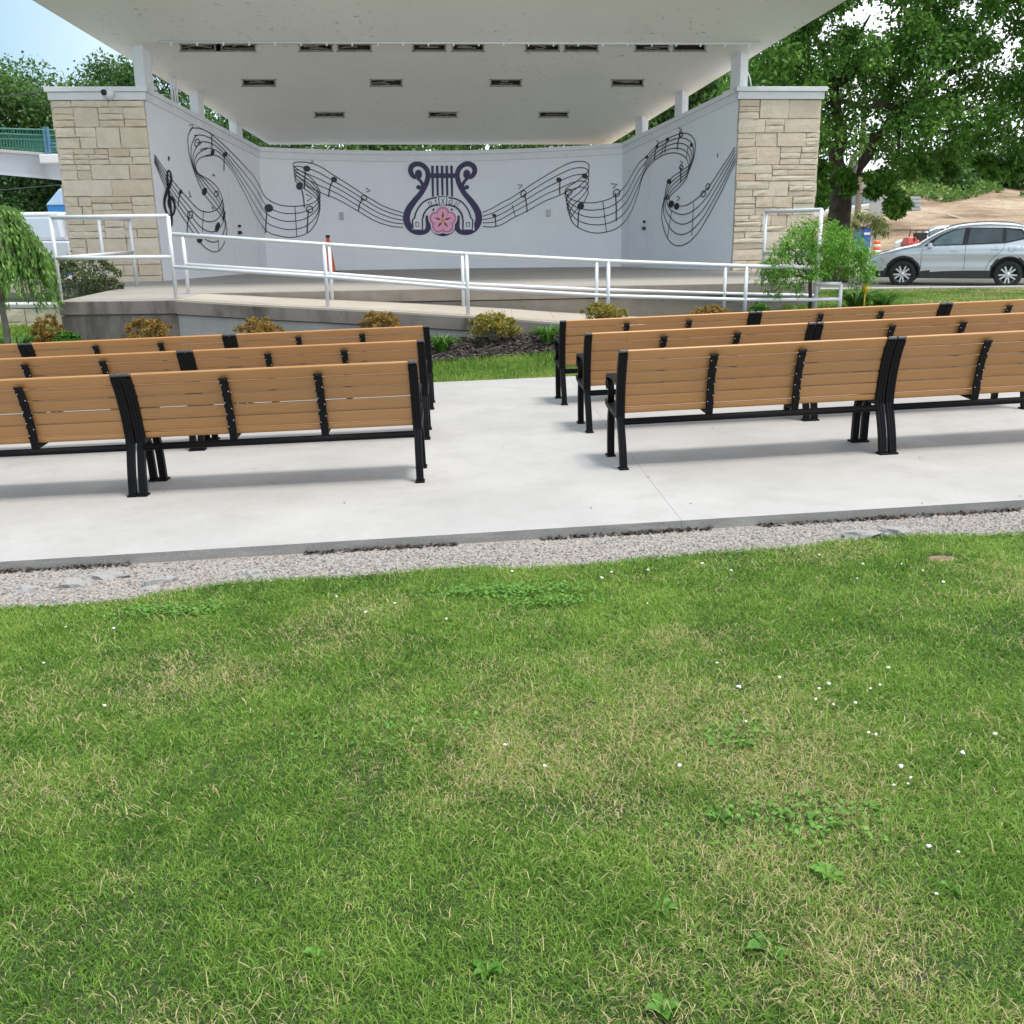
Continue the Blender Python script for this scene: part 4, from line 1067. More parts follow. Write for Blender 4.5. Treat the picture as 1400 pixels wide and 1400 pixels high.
for zf_, L in ((z1, [(1032, 685), (1055, 682), (1040, 715)]), (z1, [(1030, 1045), (1044, 1078), (1030, 1075)]), (z1, [(1160, 950), (1175, 963), (1160, 960)]), (z1, [(1155, 1130), (1168, 1140), (1157, 1145)]), (z2, [(295, 868), (315, 885), (292, 893)]), (z2, [(602, 1028), (626, 1045), (602, 1050)]), (z2, [(275, 1062), (308, 1080), (280, 1100)]), (z3, [(32, 1012), (58, 1012), (38, 1032)]), (z3, [(542, 1005), (575, 1008), (552, 1030)]), (z3, [(915, 700), (932, 712), (917, 720)]), (z3, [(922, 880), (938, 893), (922, 898)]), (z3, [(903, 1073), (921, 1082), (906, 1098)]), (z3, [(1127, 838), (1127, 862)]), (z3, [(790, 768), (804, 776), (795, 790)])):
    b = MB(); ribbon(b, zf_(L), .022); b.build('accent_mark', M['ink'], shell)
b = MB(); ribbon(b, z1([(921, 855), (921, 878)]), .05); b.build('accent_mark', M['ink'], shell)
b = MB()
cl = cr(z1([(935, 1236), (938, 1215), (932, 1150), (922, 1070), (914, 1000), (912, 950), (921, 933), (932, 955), (931, 1000), (908, 1050), (896, 1110), (908, 1160), (932, 1182), (951, 1155), (950, 1108), (932, 1082), (919, 1105), (926, 1140)]), 6)
ribbon(b, cl, [.03+.055*abs(math.sin(i/len(cl)*9)) for i in range(len(cl))], off=.0062); blot(b, z1(ellipse(935, 1230, 5, 9, 0)), off=.0068)
b.build('treble_clef', M['ink'], shell)

# lyre emblem with horseshoe and blossom
emb = MB()
E = lambda pts: [(540+x/10, 200+y/10) for x, y in pts]
MX = lambda pts: [(1304-x, y) for x, y in pts]
UN = .1*23.2*K/F*1.0          # metres per emblem unit
arm = [(290, 432), (238, 395), (212, 335), (232, 272), (300, 240), (375, 258), (432, 315), (452, 390), (440, 470), (405, 560), (345, 655), (265, 750), (195, 850), (160, 945), (165, 1035), (210, 1115), (275, 1165), (350, 1185), (420, 1165), (455, 1110), (445, 1020), (432, 945)]
armw = [45, 58, 62, 64, 62, 60, 62, 64, 64, 62, 66, 74, 84, 88, 88, 84, 70, 52, 56, 66, 52, 26]
curl = [(300, 425), (345, 470), (378, 525), (372, 565), (335, 578)]; curlw = [40, 36, 44, 40, 30]
hook = [(268, 345), (300, 330), (345, 350)]
def stroke(b, pts, ws, mi=0, off=.004, n=6):
    C_ = cr(pts, n); W_ = [w[0] for w in bez([(w,) for w in ws], n)]
    ribbon(b, E(C_), [w*UN for w in W_], mi, off)
for fm in (lambda p: p, MX):
    stroke(emb, fm(arm), armw, 0, .004 if fm([(0, 0)])[0][0] == 0 else .0043)
    stroke(emb, fm(curl), curlw, 0, .005)
    blot(emb, E(fm(ellipse(322, 372, 48, 52, 0))), 0, .0055); blot(emb, E(fm(ellipse(322, 560, 32, 30, 0))), 0, .0055)
    stroke(emb, fm([(300, 428), (335, 415), (352, 380)]), [40, 46, 40], 0, .0052)
stroke(emb, [(455, 400), (650, 402), (850, 400)], [56, 56, 56], 0, .0058)
for x in (512, 577, 643, 708, 773): stroke(emb, [(x, 265), (x+(643-x)*-.0+4, 470), (x+8, 690)], [34, 30, 26], 0, .006)
stroke(emb, [(478, 1085), (545, 1170), (655, 1205), (765, 1170), (840, 1085)], [30, 42, 46, 42, 30], 0, .0045)
em = emb.build('lyre_emblem', [M['navy']], shell)
hs = MB()
outer = [(235, 1150), (240, 1000), (268, 960), (300, 860), (370, 760), (470, 705), (655, 672), (835, 705), (940, 760), (1010, 860), (1048, 960), (1072, 1000), (1090, 1150)]
inner = [(385, 1150), (372, 1000), (365, 985), (400, 905), (460, 830), (560, 800), (655, 792), (750, 800), (850, 830), (915, 905), (945, 985), (945, 1000), (945, 1150)]
def fillstrip(b, A_, B_, mi, off, n=60):
    a, c = resamp(A_, n), resamp(B_, n)
    H1 = [wallhit(*E([tuple(q)])[0], off)[1] for q in a]; H2 = [wallhit(*E([tuple(q)])[0], off)[1] for q in c]
    V = [p for pr in zip(H1, H2) for p in pr]; b.add(V, [(2*i, 2*i+1, 2*i+3, 2*i+2) for i in range(n-1)], mi)
fillstrip(hs, [(x, y) for x, y in outer], inner, 0, .008)
arcO = [(262, 990), (300, 880), (370, 780), (460, 725), (572, 700)]; arcI = [(378, 995), (395, 925), (450, 850), (520, 812), (590, 800)]
def line(b, pts, w, mi, off): ribbon(b, E(pts), w*UN, mi, off)
for fm in (lambda p: p, MX):
    line(hs, fm(cr(arcO, 8)), 20, 1, .0105); line(hs, fm(cr(arcI, 8)), 20, 1, .0105)
    line(hs, fm([(262, 990), (240, 1005), (248, 1145), (378, 1145), (372, 1000)]), 20, 1, .011)
    line(hs, fm([(285, 1040), (325, 1040), (328, 1102), (288, 1102), (285, 1036)]), 11, 1, .011)
    line(hs, fm([(530, 850), (524, 890)]), 22, 1, .011)
kst = [(595, 690), (713, 690), (702, 805), (608, 805)]
blot(hs, E(kst), 0, .0125); line(hs, kst+[kst[0], (605, 690)], 14, 1, .014)
hso = hs.build('horseshoe', [M['emblemwhite'], M['navy']], em)
lt = MB()
def glyph(strokes, cx, cy, h, rot, wd=.75):
    for s in strokes:
        line(lt, [(cx+(x-.5)*wd*h*math.cos(rot)-(y-.5)*h*math.sin(rot), cy+(x-.5)*wd*h*math.sin(rot)+(y-.5)*h*math.cos(rot)) for x, y in s], 8.0, 0, .0165)
GL = {'D': [[(.2, 0), (.2, 1)], [(.0, 0), (.55, 0), (.9, .2), (.97, .5), (.9, .8), (.55, 1), (.0, 1)]], 'I': [[(.5, 0), (.5, 1)], [(.25, 0), (.75, 0)], [(.25, 1), (.75, 1)]],
      'X': [[(.08, 0), (.92, 1)], [(.92, 0), (.08, 1)], [(-.05, 0), (.25, 0)], [(.75, 0), (1.05, 0)], [(-.05, 1), (.25, 1)], [(.75, 1), (1.05, 1)]],
      'O': [[(.5, 0), (.85, .15), (1, .5), (.85, .85), (.5, 1), (.15, .85), (0, .5), (.15, .15), (.5, 0)]], 'N': [[(.02, 1), (.02, 0), (.98, 1), (.98, 0)], [(-.08, 0), (.12, 0)], [(-.06, 1), (.26, 1)], [(.74, 0), (1.06, 0)]]}
for ch, cx, cy, rt in (('D', 480, 787, -.38), ('I', 562, 764, -.2), ('X', 655, 750, 0), ('O', 762, 762, .2), ('N', 848, 790, .4)): glyph(GL[ch], cx, cy, 60, rt)
lt.build('lettering', M['navy'], hso)
fwm = MB()
cx, cy = 655, 1013
def petalpoly(R0, r, n=90):
    out = []
    for i in range(n):
        q = 2*math.pi*i/n; best = 0
        for k in range(5):
            a = -math.pi/2+2*math.pi*k/5; dx, dy = math.cos(q), math.sin(q); pc = (R0*math.cos(a), R0*math.sin(a))
            bq = dx*pc[0]+dy*pc[1]; disc = bq*bq-(R0*R0-r*r)
            if disc > 0: best = max(best, bq+math.sqrt(disc))
        out.append((cx+best*math.cos(q), cy+best*math.sin(q)))
    return out
for (R0, r, mi, off) in ((100, 104, 0, .018), (100, 90, 1, .020), (96, 66, 2, .022)): blot(fwm, E(petalpoly(R0, r)), mi, off)
for k in range(5):
    a = -math.pi/2+2*math.pi*k/5
    kt = [(cx+rr*math.cos(a+da), cy+rr*math.sin(a+da)) for rr, da in ((22, 0), (62, -.28), (128, 0), (62, .28))]
    blot(fwm, E(kt), 3, .024)
    a2 = a+math.pi/5; blot(fwm, E(ellipse(cx+100*math.cos(a2), cy+100*math.sin(a2), 7, 7, 0, 8)), 1, .024)
blot(fwm, E(ellipse(cx, cy, 27, 27, 0)), 4, .026); blot(fwm, E(ellipse(cx, cy, 11, 11, 0)), 3, .028)
fwm.build('blossom', [M['emblemwhite'], M['pink'], M['palepink'], M['crimson'], M['yellow']], em)
# two small wall outlets
for (px, py) in ((467, 295), (750, 291)):
    h = wallhit(px, py, .012); b = MB(); b.box(h[1], (.09, .03, .16)); b.build('wall_outlet', M['signback'], shell, bevel=.008)

# ------------------------------------------------------------------ railings
def rail_thing(label, loc): return thing('handrail', label, 'handrail', loc, group='white tube handrails')
RR = .026*K
def tubep(name, parent, P, r=RR):
    b = MB(); b.tube(P, r, 12); return b.build(name, M['rail'], parent)
def ipl(x): 
    return float(np.interp(x, RX, RZ))
# tall platform corner rail
c0 = at(97, 409, NY+.02); c0 = Vector((onplane(97, 409, ZF, 0, 0).x, NY+.12, ZF)); c1 = Vector((p240.x-.03, NY+.12, ZF)); HT = at(85, 297, NY+.12).z
t = rail_thing('tall white rail round the platform corner in front of the left stone pillar', c0)
cb = onplane(187, 391, ZF, 0, 0); cm = onplane(146, 393, ZF, 0, 0)
tubep('top_rail', t, [(c0.x, c0.y, HT), (c1.x, c1.y, HT)]); zm = at(100, 353, NY+.1).z
tubep('mid_rail', t, [(c0.x, c0.y, zm), (c1.x, c1.y, zm)])
for p in (c0, c1): tubep('post', t, [(p.x, p.y, ZF-.02), (p.x, p.y, HT)])
zm2 = ZF+(zm-ZF)
tubep('side_rail', t, [(c0.x, c0.y, HT), (cb.x, cb.y, HT)]); tubep('side_rail', t, [(c0.x, c0.y, zm), (cb.x, cb.y, zm)])
for p in (cm, cb): tubep('post', t, [(p.x, p.y, ZF-.02), (p.x, p.y, HT)])
# near ramp rail
px_top = [(236, 320), (443, 334), (638, 347), (832, 357), (1021, 364), (1112, 366)]
NR = NY+.12
Pn = [at(a, c, NR) for a, c in px_top]
t = rail_thing('white handrail along the outer edge of the ramp, nearest the benches', (Pn[1].x, NR, 0))
tubep('top_rail', t, Pn); mids = [at(a, c, NR) for a, c in ((238, 365), (443, 378), (638, 394), (832, 404.5), (1021, 410), (1112, 410), (1150, 409))]
tubep('mid_rail', t, mids)
for a, c in zip(Pn[1:5], mids[1:5]): tubep('post', t, [(a.x, NR, max(ground(a.x, NR), min(ipl(a.x), ZF))-.02), (a.x, NR, a.z)])
e = at(1150, 388, NR); tubep('post', t, [(e.x, NR, ground(e.x, NR)), (e.x, NR, e.z)]); e0 = at(1114, 388, NR); tubep('end_rail', t, [e0, e])
# inner ramp rail
FRY = lambda x: fy(x)-.16
def atF(px, py):
    Y = 15.3*K
    for _ in range(6): Y = FRY(at(px, py, Y).x)
    return at(px, py, Y)
Pf = [atF(a, c) for a, c in ((250, 322.5), (450, 335.5), (632, 348), (816, 357.5), (992, 363), (1112, 364.5))]
Mf = [atF(a, c) for a, c in ((254, 361.5), (450, 374), (632, 388), (816, 396), (992, 401.5), (1112, 404))]
t = rail_thing('white handrail on the inner side of the ramp, against the stage front', (Pf[1].x, Pf[1].y, 0))
tubep('top_rail', t, Pf); tubep('mid_rail', t, Mf)
for a in Pf[:5]: tubep('post', t, [(a.x, a.y, min(ipl(a.x), ZF)-.02), (a.x, a.y, a.z)])
# right hand stair rail
q0 = at(1114, 424, NY+.14); q1 = onplane(1050, 369, ZF, 0, 0)
ht = at(1114, 287, NY+.14).z
t = rail_thing('white stair rail beside the round green tree at the right stone pillar', (q0.x, q0.y, 0))
tubep('post', t, [(q0.x, q0.y, ground(q0.x, q0.y)), (q0.x, q0.y, ht)]); qq = at(1047, 292, NY+2.2)
tubep('top_rail', t, [(q0.x, q0.y, ht), (qq.x, qq.y, ht)]); tubep('post', t, [(qq.x, qq.y, ZF), (qq.x, qq.y, ht)])
zmm = at(1050, 345, NY+2.2).z; tubep('mid_rail', t, [(qq.x, qq.y, zmm), (q0.x, q0.y, zmm)])

# ------------------------------------------------------------------ small things on the shell
pc = at(146, 129, 18.55*K)
sc_ = thing('security_camera', 'small round white security camera on the fascia of the left stone pillar', 'camera', pc)
b = MB(); b.lathe(pc+Vector((.02, .06, .01)), [(0, -.11), (.10, -.11), (.115, -.02), (.10, .05), (0, .05)], 18, axis='Y'); b.build('housing', M['cam'], sc_)
b = MB(); b.lathe(pc+Vector((-.03, -.075, .03)), [(0, -.015), (.05, -.012), (.055, .03), (0, .03)], 14, axis='Y'); b.build('lens', M['black'], sc_)
pf_ = wallhit(214, 125, -.12)[1]; zt = ZTOP-.02
b = MB(); b.lathe((pf_.x, pf_.y, zt), [(0, 0), (.13, 0), (.12, .05), (.06, .12), (.045, .20), (.02, .26), (0, .27)], 14)
tag(b.build('wall_lamp', M['trim']), 'small white finial shaped lamp standing on the left wall top beside the roof post', 'lamp')
for i, px in enumerate((242, 246, 249)):
    p = wallhit(px, 140, -.1)[1]; A_ = flat(p)
    b = MB(); zz = ra+rb*p.x+rc*p.y; b.tube([(p.x, p.y, p.z-.05), (p.x, p.y, zz)], .018+.008*(i == 0), 8)
    tag(b.build('conduit_pipe', M['trim']), 'one of three thin white conduit pipes between left wall top and roof', 'pipe', 'white conduit pipes on the left wall')
for (p0, p1_, lab) in (((208, 82), (200, 118), 'loose white cable hanging from the roof beside the first left roof post'), ((1019, 90), (1027, 117), 'loose pale cable hanging from the roof beside the first right roof post')):
    a = at(*p0, 19.3*K if p0[0] < 700 else 20.3*K); c = at(*p1_, 19.1*K if p0[0] < 700 else 20.2*K)
    b = MB(); b.tube([a, a.lerp(c, .5)+Vector((.04, 0, -.05)), c], .012, 6); tag(b.build('hanging_cable', M['trim']), lab, 'cable')
# traffic cone on the stage
pcn = onplane(451, 373.2, ZF, 0, 0)
t = thing('traffic_cone', 'orange traffic cone on the stage floor behind the ramp rail', 'traffic cone', pcn)
b = MB(); b.lathe(pcn, [(.145, .035), (.14, .05), (.035, .78), (0.0, .79)], 20); b.build('cone', M['orange'], t)
b = MB(); b.lathe(pcn, [(.036, .78), (.05, .79), (.05, .84), (0, .84)], 12); b.build('tip', M['black'], t)
b = MB(); b.box(pcn+Vector((0, 0, .017)), (.40, .40, .034)); b.build('base', M['black'], t, bevel=.01)
# ------------------------------------------------------------------ vegetation
def crown(name, parent, clumps, per, spread, ln, wd, mt, tone=(0, 1), flat_=.75, droop=0.0, keep=None):
    """clumps: list of (centre, radius). leaves fill each clump unevenly, mostly near its surface"""
    Cs, Ds, Ls, Ws, Ts, Ns = [], [], [], [], [], []
    for (c, r) in clumps:
        k = max(6, int(per*RNG.uniform(.7, 1.3)))
        d = unit(RNG.standard_normal((k, 3))); rad = r*spread*(RNG.random(k)**.45)
        p = np.array(c)+d*rad[:, None]*np.array((1, 1, flat_))
        # twigs: pull the leaves of a clump into strands
        g_ = RNG.integers(0, 9, k); off = RNG.standard_normal((9, 3))*r*.22; p = p+off[g_]
        dd = unit(d*.6+RNG.standard_normal((k, 3))*.7+np.array((0, 0, -.35-droop)))
        Cs.append(p); Ds.append(dd); Ls.append(ln*RNG.uniform(.6, 1.3, k)); Ws.append(wd*RNG.uniform(.6, 1.3, k))
        ct = RNG.uniform(-.22, .22)
        Ts.append(np.clip(tone[0]+(tone[1]-tone[0])*(.5+ct+.22*RNG.standard_normal(k)), 0, 1))
        Ns.append(np.array((0, 0, 1))+.75*RNG.standard_normal((k, 3)))
    C_ = np.concatenate(Cs); D = np.concatenate(Ds); Ln = np.concatenate(Ls); W_ = np.concatenate(Ws); T_ = np.concatenate(Ts); N_ = np.concatenate(Ns)
    if keep is not None:
        k = keep(C_); C_, D, Ln, W_, T_, N_ = C_[k], D[k], Ln[k], W_[k], T_[k], N_[k]
    V, L, T = leafquads(C_, D, Ln, W_, roll=N_)
    return npmesh(name, V, L, T, mt, T_, parent)
def limb(b, p, q, r0, r1, wob=.08, n=6):
    p, q = Vector(p), Vector(q); L = (q-p).length; P = []; r = []
    for i in range(n+1):
        t = i/n; w = p.lerp(q, t)
        if 0 < i < n: w += Vector((random.uniform(-1, 1), random.uniform(-1, 1), random.uniform(-.5, 1)))*L*wob*math.sin(math.pi*t)
        P.append(w); r.append(r0+(r1-r0)*t)
    b.tube(P, r, 9); return P
def tree(name, label, base, height, rad, nclump, per, ln, wd, mt, group=None, trunk_r=.22, crown_base=.3, tone=(0, 1), seed=1, cat='tree', bark='bark', clr=.32, shape=1.0, flat_=.75):
    st = random.getstate(); random.seed(seed)
    t = thing(name, label, cat, base, group=group); base = Vector(base)
    zc0 = base.z+height*crown_base; hc = height*(1-crown_base); cz = zc0+hc*.5
    clumps = []; tries = 0
    while len(clumps) < nclump and tries < 9000:
        tries += 1
        q = Vector((random.uniform(-1, 1), random.uniform(-1, 1), random.uniform(-1, 1)))
        if q.length > 1 or q.length < .35: continue
        wide = 1-.25*max(0, q.z)*shape
        c = base+Vector((q.x*rad*wide, q.y*rad*wide, cz-base.z+q.z*hc*.5))
        clumps.append((c, rad*clr*random.uniform(.65, 1.25)))
    b = MB(); fork = base+Vector((random.uniform(-.1, .1)*rad, 0, height*crown_base*random.uniform(.85, 1.1)))
    limb(b, base-Vector((0, 0, .2)), fork, trunk_r*1.15, trunk_r*.8, .03)
    top = base+Vector((random.uniform(-.15, .15)*rad, 0, height*.8)); main = limb(b, fork, top, trunk_r*.75, trunk_r*.2, .06)
    for c, r in clumps[::max(1, len(clumps)//26)]:
        s = fork.lerp(top, max(0, min(.9, (c.z-fork.z)/max(.1, (top.z-fork.z))*.6))) if c.z > fork.z else fork
        limb(b, s, c, trunk_r*.34, trunk_r*.06, .08)
    b.build('trunk', M[bark], t)
    crown('crown', t, clumps, per, 1.0, ln, wd, mt, tone, flat_)
    random.setstate(st); return t
# big tree on the right
def big_tree():
    B = at(1146, 306, 31.0); B.z = ground(B.x, B.y)
    t = thing('shade_tree', 'large dark green spreading tree with a thick forked trunk behind the right stone pillar', 'tree', B)
    rs = random.Random(4)
    P = lambda px, py, Y: at(px, py, Y)
    b = MB()
    fork = P(1150, 256, 31)
    limb(b, B-Vector((0, 0, .3)), fork, .40, .30, .02)
    up1 = P(1140, 120, 31.2); limb(b, fork-Vector((.08, 0, .1)), up1, .25, .13, .05)
    f2_ = P(1168, 236, 30.6); limb(b, fork+Vector((.1, 0, -.25)), f2_, .20, .16, .04)
    arm_ = P(1230, 150, 30); limb(b, f2_, arm_, .16, .1, .07)
    ends = [P(1060, 60, 30), P(1100, 10, 32), P(1190, 20, 31), P(1280, 40, 30), P(1340, 70, 29.5), P(1300, 130, 29), P(1380, 150, 29), P(1230, 210, 29.5), P(1330, 200, 30), P(1090, 130, 29.5), P(1390, 40, 31)]
    for e in ends[:4]: limb(b, up1, e, .11, .025, .07)
    for e in ends[4:]: limb(b, arm_, e, .10, .025, .08)
    limb(b, P(1168, 236, 30.6), P(1210, 250, 29.3), .08, .02, .06); limb(b, P(1140, 200, 31), P(1152, 236, 30.2), .05, .02, .05)
    sc = MB(); k = P(1166, 229, 30.35); sc.lathe(k, [(0, -.35), (.10, -.2), (.14, .05), (.09, .3), (0, .42)], 9); sc.build('bare_wood_scar', M['plank'], t)
    cl = []
    # outline of the crown in the photograph, filled at several depths
    def inside(px, py):
        bot = np.interp(px, [1000, 1080, 1118, 1130, 1172, 1200, 1225, 1255, 1300, 1345, 1400, 1500, 1600], [150, 190, 222, 200, 203, 210, 236, 228, 232, 216, 212, 205, 185])
        return -170 < py < bot
    def hole(px, py):   # sky gaps
        for (hx, hy, rx_, ry_) in ((1195, 14, 46, 22), (1300, 98, 24, 10), (1245, 84, 12, 5), (1383, 78, 22, 12), (1398, 175, 18, 16), (1362, 45, 15, 9), (1312, 12, 22, 9), (1170, 68, 12, 7), (1270, 40, 8, 5), (1345, 210, 12, 6), (1130, 38, 7, 5), (1110, 95, 5, 5), (1330, 0, 9, 9), (1255, 122, 7, 4), (1182, 163, 6, 8), (1392, 18, 12, 8)):
            if ((px-hx)/rx_)**2+((py-hy)/ry_)**2 < .6: return True
        return False
    n = 0
    while n < 740:
        px, py = rs.uniform(1000, 1620), rs.uniform(-170, 262)
        if not inside(px, py): continue
        r = rs.uniform(.30, .72)
        Y = 31+rs.uniform(-3.4, 3.2)
        pr = r*F/Y*.55
        if hole(px, py) or hole(px+pr, py) or hole(px-pr, py) or hole(px, py-pr) or hole(px, py+pr): continue
        cl.append((P(px, py, Y), r)); n += 1
    # hanging boughs
    for (px, py) in ((1208, 255), (1216, 268), (1222, 280), (1226, 292), (1220, 288), (1212, 245), (1190, 262), (1195, 250), (1229, 276), (1360, 232), (1375, 242), (1388, 228), (1345, 226), (1300, 236), (1262, 230), (1122, 255), (1126, 240), (1120, 275), (1118, 262), (1125, 225), (1160, 262), (1155, 240)):
        for _ in range(4): cl.append((P(px+rs.uniform(-9, 9), py+rs.uniform(-9, 5), 29.5+rs.uniform(-.6, .6)), rs.uniform(.06, .17)))
    b.build('trunk', M['bark'], t)
    crown('crown', t, cl, 200, 1.0, .15, .085, M['treeleaf'], (0, 1), .8, .1)
big_tree()
# trees behind and beside the shell
def bg(px, ptop, Y, rad, label, seed, mt='backleaf', n=60, per=130, ln=.21, wd=.13, cb=.12, tone=(0, 1), name='broadleaf_tree'):
    top = at(px, ptop, Y); bz = ground(top.x, Y)
    tree(name, label, (top.x, Y, bz), top.z-bz, rad, n, int(per*1.9), ln, wd, M[mt], 'background trees', .25, cb, tone, seed, clr=.30)
bg(30, 88, 52, 4.6, 'bushy tree rising behind the footbridge at the far left', 21, n=110, per=170)
bg(-70, 80, 50, 4.2, 'tree at the left border, mostly outside the photo', 22, n=70)
bg(100, 118, 56, 3.2, 'lower tree between the bushy tree and the stone pillar top', 23, n=80)
bg(150, 84, 58, 3.4, 'dark tree showing above the left stone pillar', 24, tone=(-.1, .7), n=90, per=160)
bg(215, 78, 54, 3.4, 'dark tree behind the first left roof post', 25, tone=(-.1, .6), n=80)
bg(300, 120, 50, 3.6, 'tree seen through the gap over the left side wall', 26, tone=(-.1, .7), n=80)
bg(60, 215, 47, 4.0, 'tree below the footbridge deck, its shade toned into the leaves', 27, tone=(-.35, .35), cb=.02, n=90, per=160)  # low tone darkens the leaves in place of shade under the bridge
bg(-25, 215, 47, 4.0, 'tree under the bridge at the left border, shade toned into its leaves', 28, tone=(-.35, .35), cb=.02, n=90, per=160)  # under-bridge shade put into the leaf tone here too
bg(130, 200, 50, 3.6, 'tree beside the blue cabin behind the left pillar, leaves toned down for shade', 29, tone=(-.35, .35), cb=.02, n=80)  # same lowered leaf tone standing in for deep shade
for i, (px, pt_, s, lab) in enumerate(((430, 150, 41, 'left tree in the narrow gap between roof and back wall'), (530, 150, 42, 'tree above the back wall left of the lyre emblem'), (640, 150, 43, 'tree above the back wall right of the lyre emblem'), (750, 150, 44, 'tree above the back wall, right of centre'), (835, 145, 45, 'tree at the right end of the gap over the back wall'))):
    bg(px, pt_, 44+2*(i % 2), 3.6, lab, s, n=55, tone=(.1, 1), cb=.02)
bg(905, 90, 46, 3.6, 'dense tree in the gap over the right side wall', 51, n=80, tone=(0, .9))
bg(985, 40, 44, 3.8, 'tree behind the first right roof post', 52, n=100, tone=(.1, 1))
# hilltop growth, far right
for i, (px, pt_, Y, lab) in enumerate(((1290, 222, 92, 'left hilltop tree below the big tree canopy'), (1345, 205, 96, 'middle hilltop tree beside the grey house roof'), (1400, 195, 94, 'right hilltop tree at the right border'), (1230, 235, 95, 'low hilltop tree left of the others'), (1450, 200, 96, 'hilltop tree just past the right border'))):
    top = at(px, pt_, Y); tree('hilltop_tree', lab, (top.x, Y, top.z-5), 5.2, 3.2, 34, 90, .5, .32, M['backleaf'], 'trees along the hilltop', .2, .05, (0, 1), 60+i)
# round ornamental tree on the right
p = at(1107, 428, 15.6); p.z = ground(p.x, p.y)
t = thing('ornamental_tree', 'small round bright green ornamental tree in front of the right stone pillar', 'tree', p)
b = MB(); f_ = at(1108, 383, 15.6); limb(b, p-Vector((0, 0, .1)), f_, .032, .026, .02)
for q in ((1085, 350), (1130, 345), (1108, 330), (1150, 360), (1065, 370), (1115, 310), (1160, 340), (1075, 330)): limb(b, f_, at(q[0], q[1], 15.6+random.uniform(-.3, .3)), .018, .005, .06)
b.build('trunk', M['bark'], t)
cl = []; rs = random.Random(8)
while len(cl) < 190:
    px, py = rs.uniform(1040, 1195), rs.uniform(296, 402)
    top = np.interp(px, [1042, 1065, 1090, 1120, 1150, 1175, 1192], [362, 330, 306, 297, 308, 328, 352]); bot = np.interp(px, [1042, 1080, 1110, 1150, 1170, 1190], [384, 396, 380, 372, 384, 378])
    if top < py < bot: cl.append((at(px, py, 15.6+rs.uniform(-.62, .62)*math.sin(math.pi*min(1, max(0, (px-1035)/165)))), rs.uniform(.06, .13)))
for (px, py) in ((1172, 392), (1188, 384), (1050, 398), (1060, 402), (1092, 402), (1183, 372)): cl.append((at(px, py, 15.5), .06))
crown('crown', t, cl, 36, 1.08, .082, .021, M['freshleaf'], (0, 1), .8, .15)
# weeping tree at left
p = at(10, 470, 14.9); p.z = ground(p.x, p.y)
t = thing('weeping_tree', 'weeping green tree cut by the left border with a slim leaning grey trunk', 'tree', p)
b = MB(); f_ = at(2, 410, 14.9); top = at(0, 291, 14.9); limb(b, p-Vector((0, 0, .1)), f_, .05, .04, .01); limb(b, f_, top, .04, .02, .02)
strands = []
for i in range(120):
    q = random.uniform(0, 6.28); R_ = random.uniform(.15, .56); hgt = random.uniform(.62, 1.0)
    apex = top+Vector((math.cos(q)*R_*.35, math.sin(q)*R_*.35, random.uniform(-.45, .1)))
    ex = top+Vector((math.cos(q)*R_, math.sin(q)*R_, -.18-.55*R_+random.uniform(-.2, .1)))
    end = ex+Vector((math.cos(q)*.08, math.sin(q)*.08, -random.uniform(.2, .85)))
    P = [tuple(v) for v in bez([tuple(top-Vector((0, 0, .3))), tuple(apex), tuple(ex), tuple(end)], 7)]
    b.tube(P, [.006*(1-i_/len(P))+.002 for i_ in range(len(P))], 4); strands.append(P[6:])
b.build('trunk', M['greybark'], t)
C, D = [], []
for P in strands:
    for k in range(95):
        u = random.random()*(len(P)-1.001); i = int(u); a, c = np.array(P[i]), np.array(P[i+1]); q = a+(c-a)*(u-i)
        C.append(q+RNG.standard_normal(3)*.025); D.append((c-a)/np.linalg.norm(c-a)*.6+np.array((0, 0, -.8))+RNG.standard_normal(3)*.35)
C, D = np.array(C), unit(np.array(D)); n = len(C)
V, L, T = leafquads(C, D, .095*RNG.uniform(.6, 1.3, n), .030*RNG.uniform(.7, 1.3, n))
npmesh('crown', V, L, T, M['weepleaf'], np.clip(.5+.28*RNG.standard_normal(n), 0, 1), t)
# bed along the ramp
xsb = lin(-7.0, 5.2, 60); V = []; Fc = []
for x in xsb:
    for y in (bed_edge(x)-.02, (bed_edge(x)+NY)/2, NY+.1): V.append((x, y, ground(x, y)+.02+.02*math.sin(x*5+y*9)))
for i in range(len(xsb)-1):
    for j in range(2): Fc.append((3*i+j, 3*i+3+j, 3*i+4+j, 3*i+1+j))
b = MB(); b.add(V, Fc); structure(b.build('mulch_bed', M['mulch']))
n = 16000; x = RNG.uniform(-6.8, 5.1, n); y = np.vectorize(bed_edge)(x)-.05+RNG.random(n)*1.25; k = y < NY; x, y = x[k], y[k]; n = len(x)
q = RNG.uniform(0, 6.28, n); D = np.c_[np.cos(q), np.sin(q), RNG.uniform(-.2, .5, n)]
V, L, T = leafquads(np.c_[x, y, ground_v(x, y)+.03+.02*RNG.random(n)], unit(D), .05+.05*RNG.random(n), .015+.02*RNG.random(n), roll=np.c_[np.zeros(n), np.zeros(n), np.ones(n)]+.5*RNG.standard_normal((n, 3)))
tag(npmesh('mulch_chips', V, L, T, M['chip'], RNG.random(n)), 'dark bark mulch chips in the bed below the ramp', 'mulch', kind='stuff')
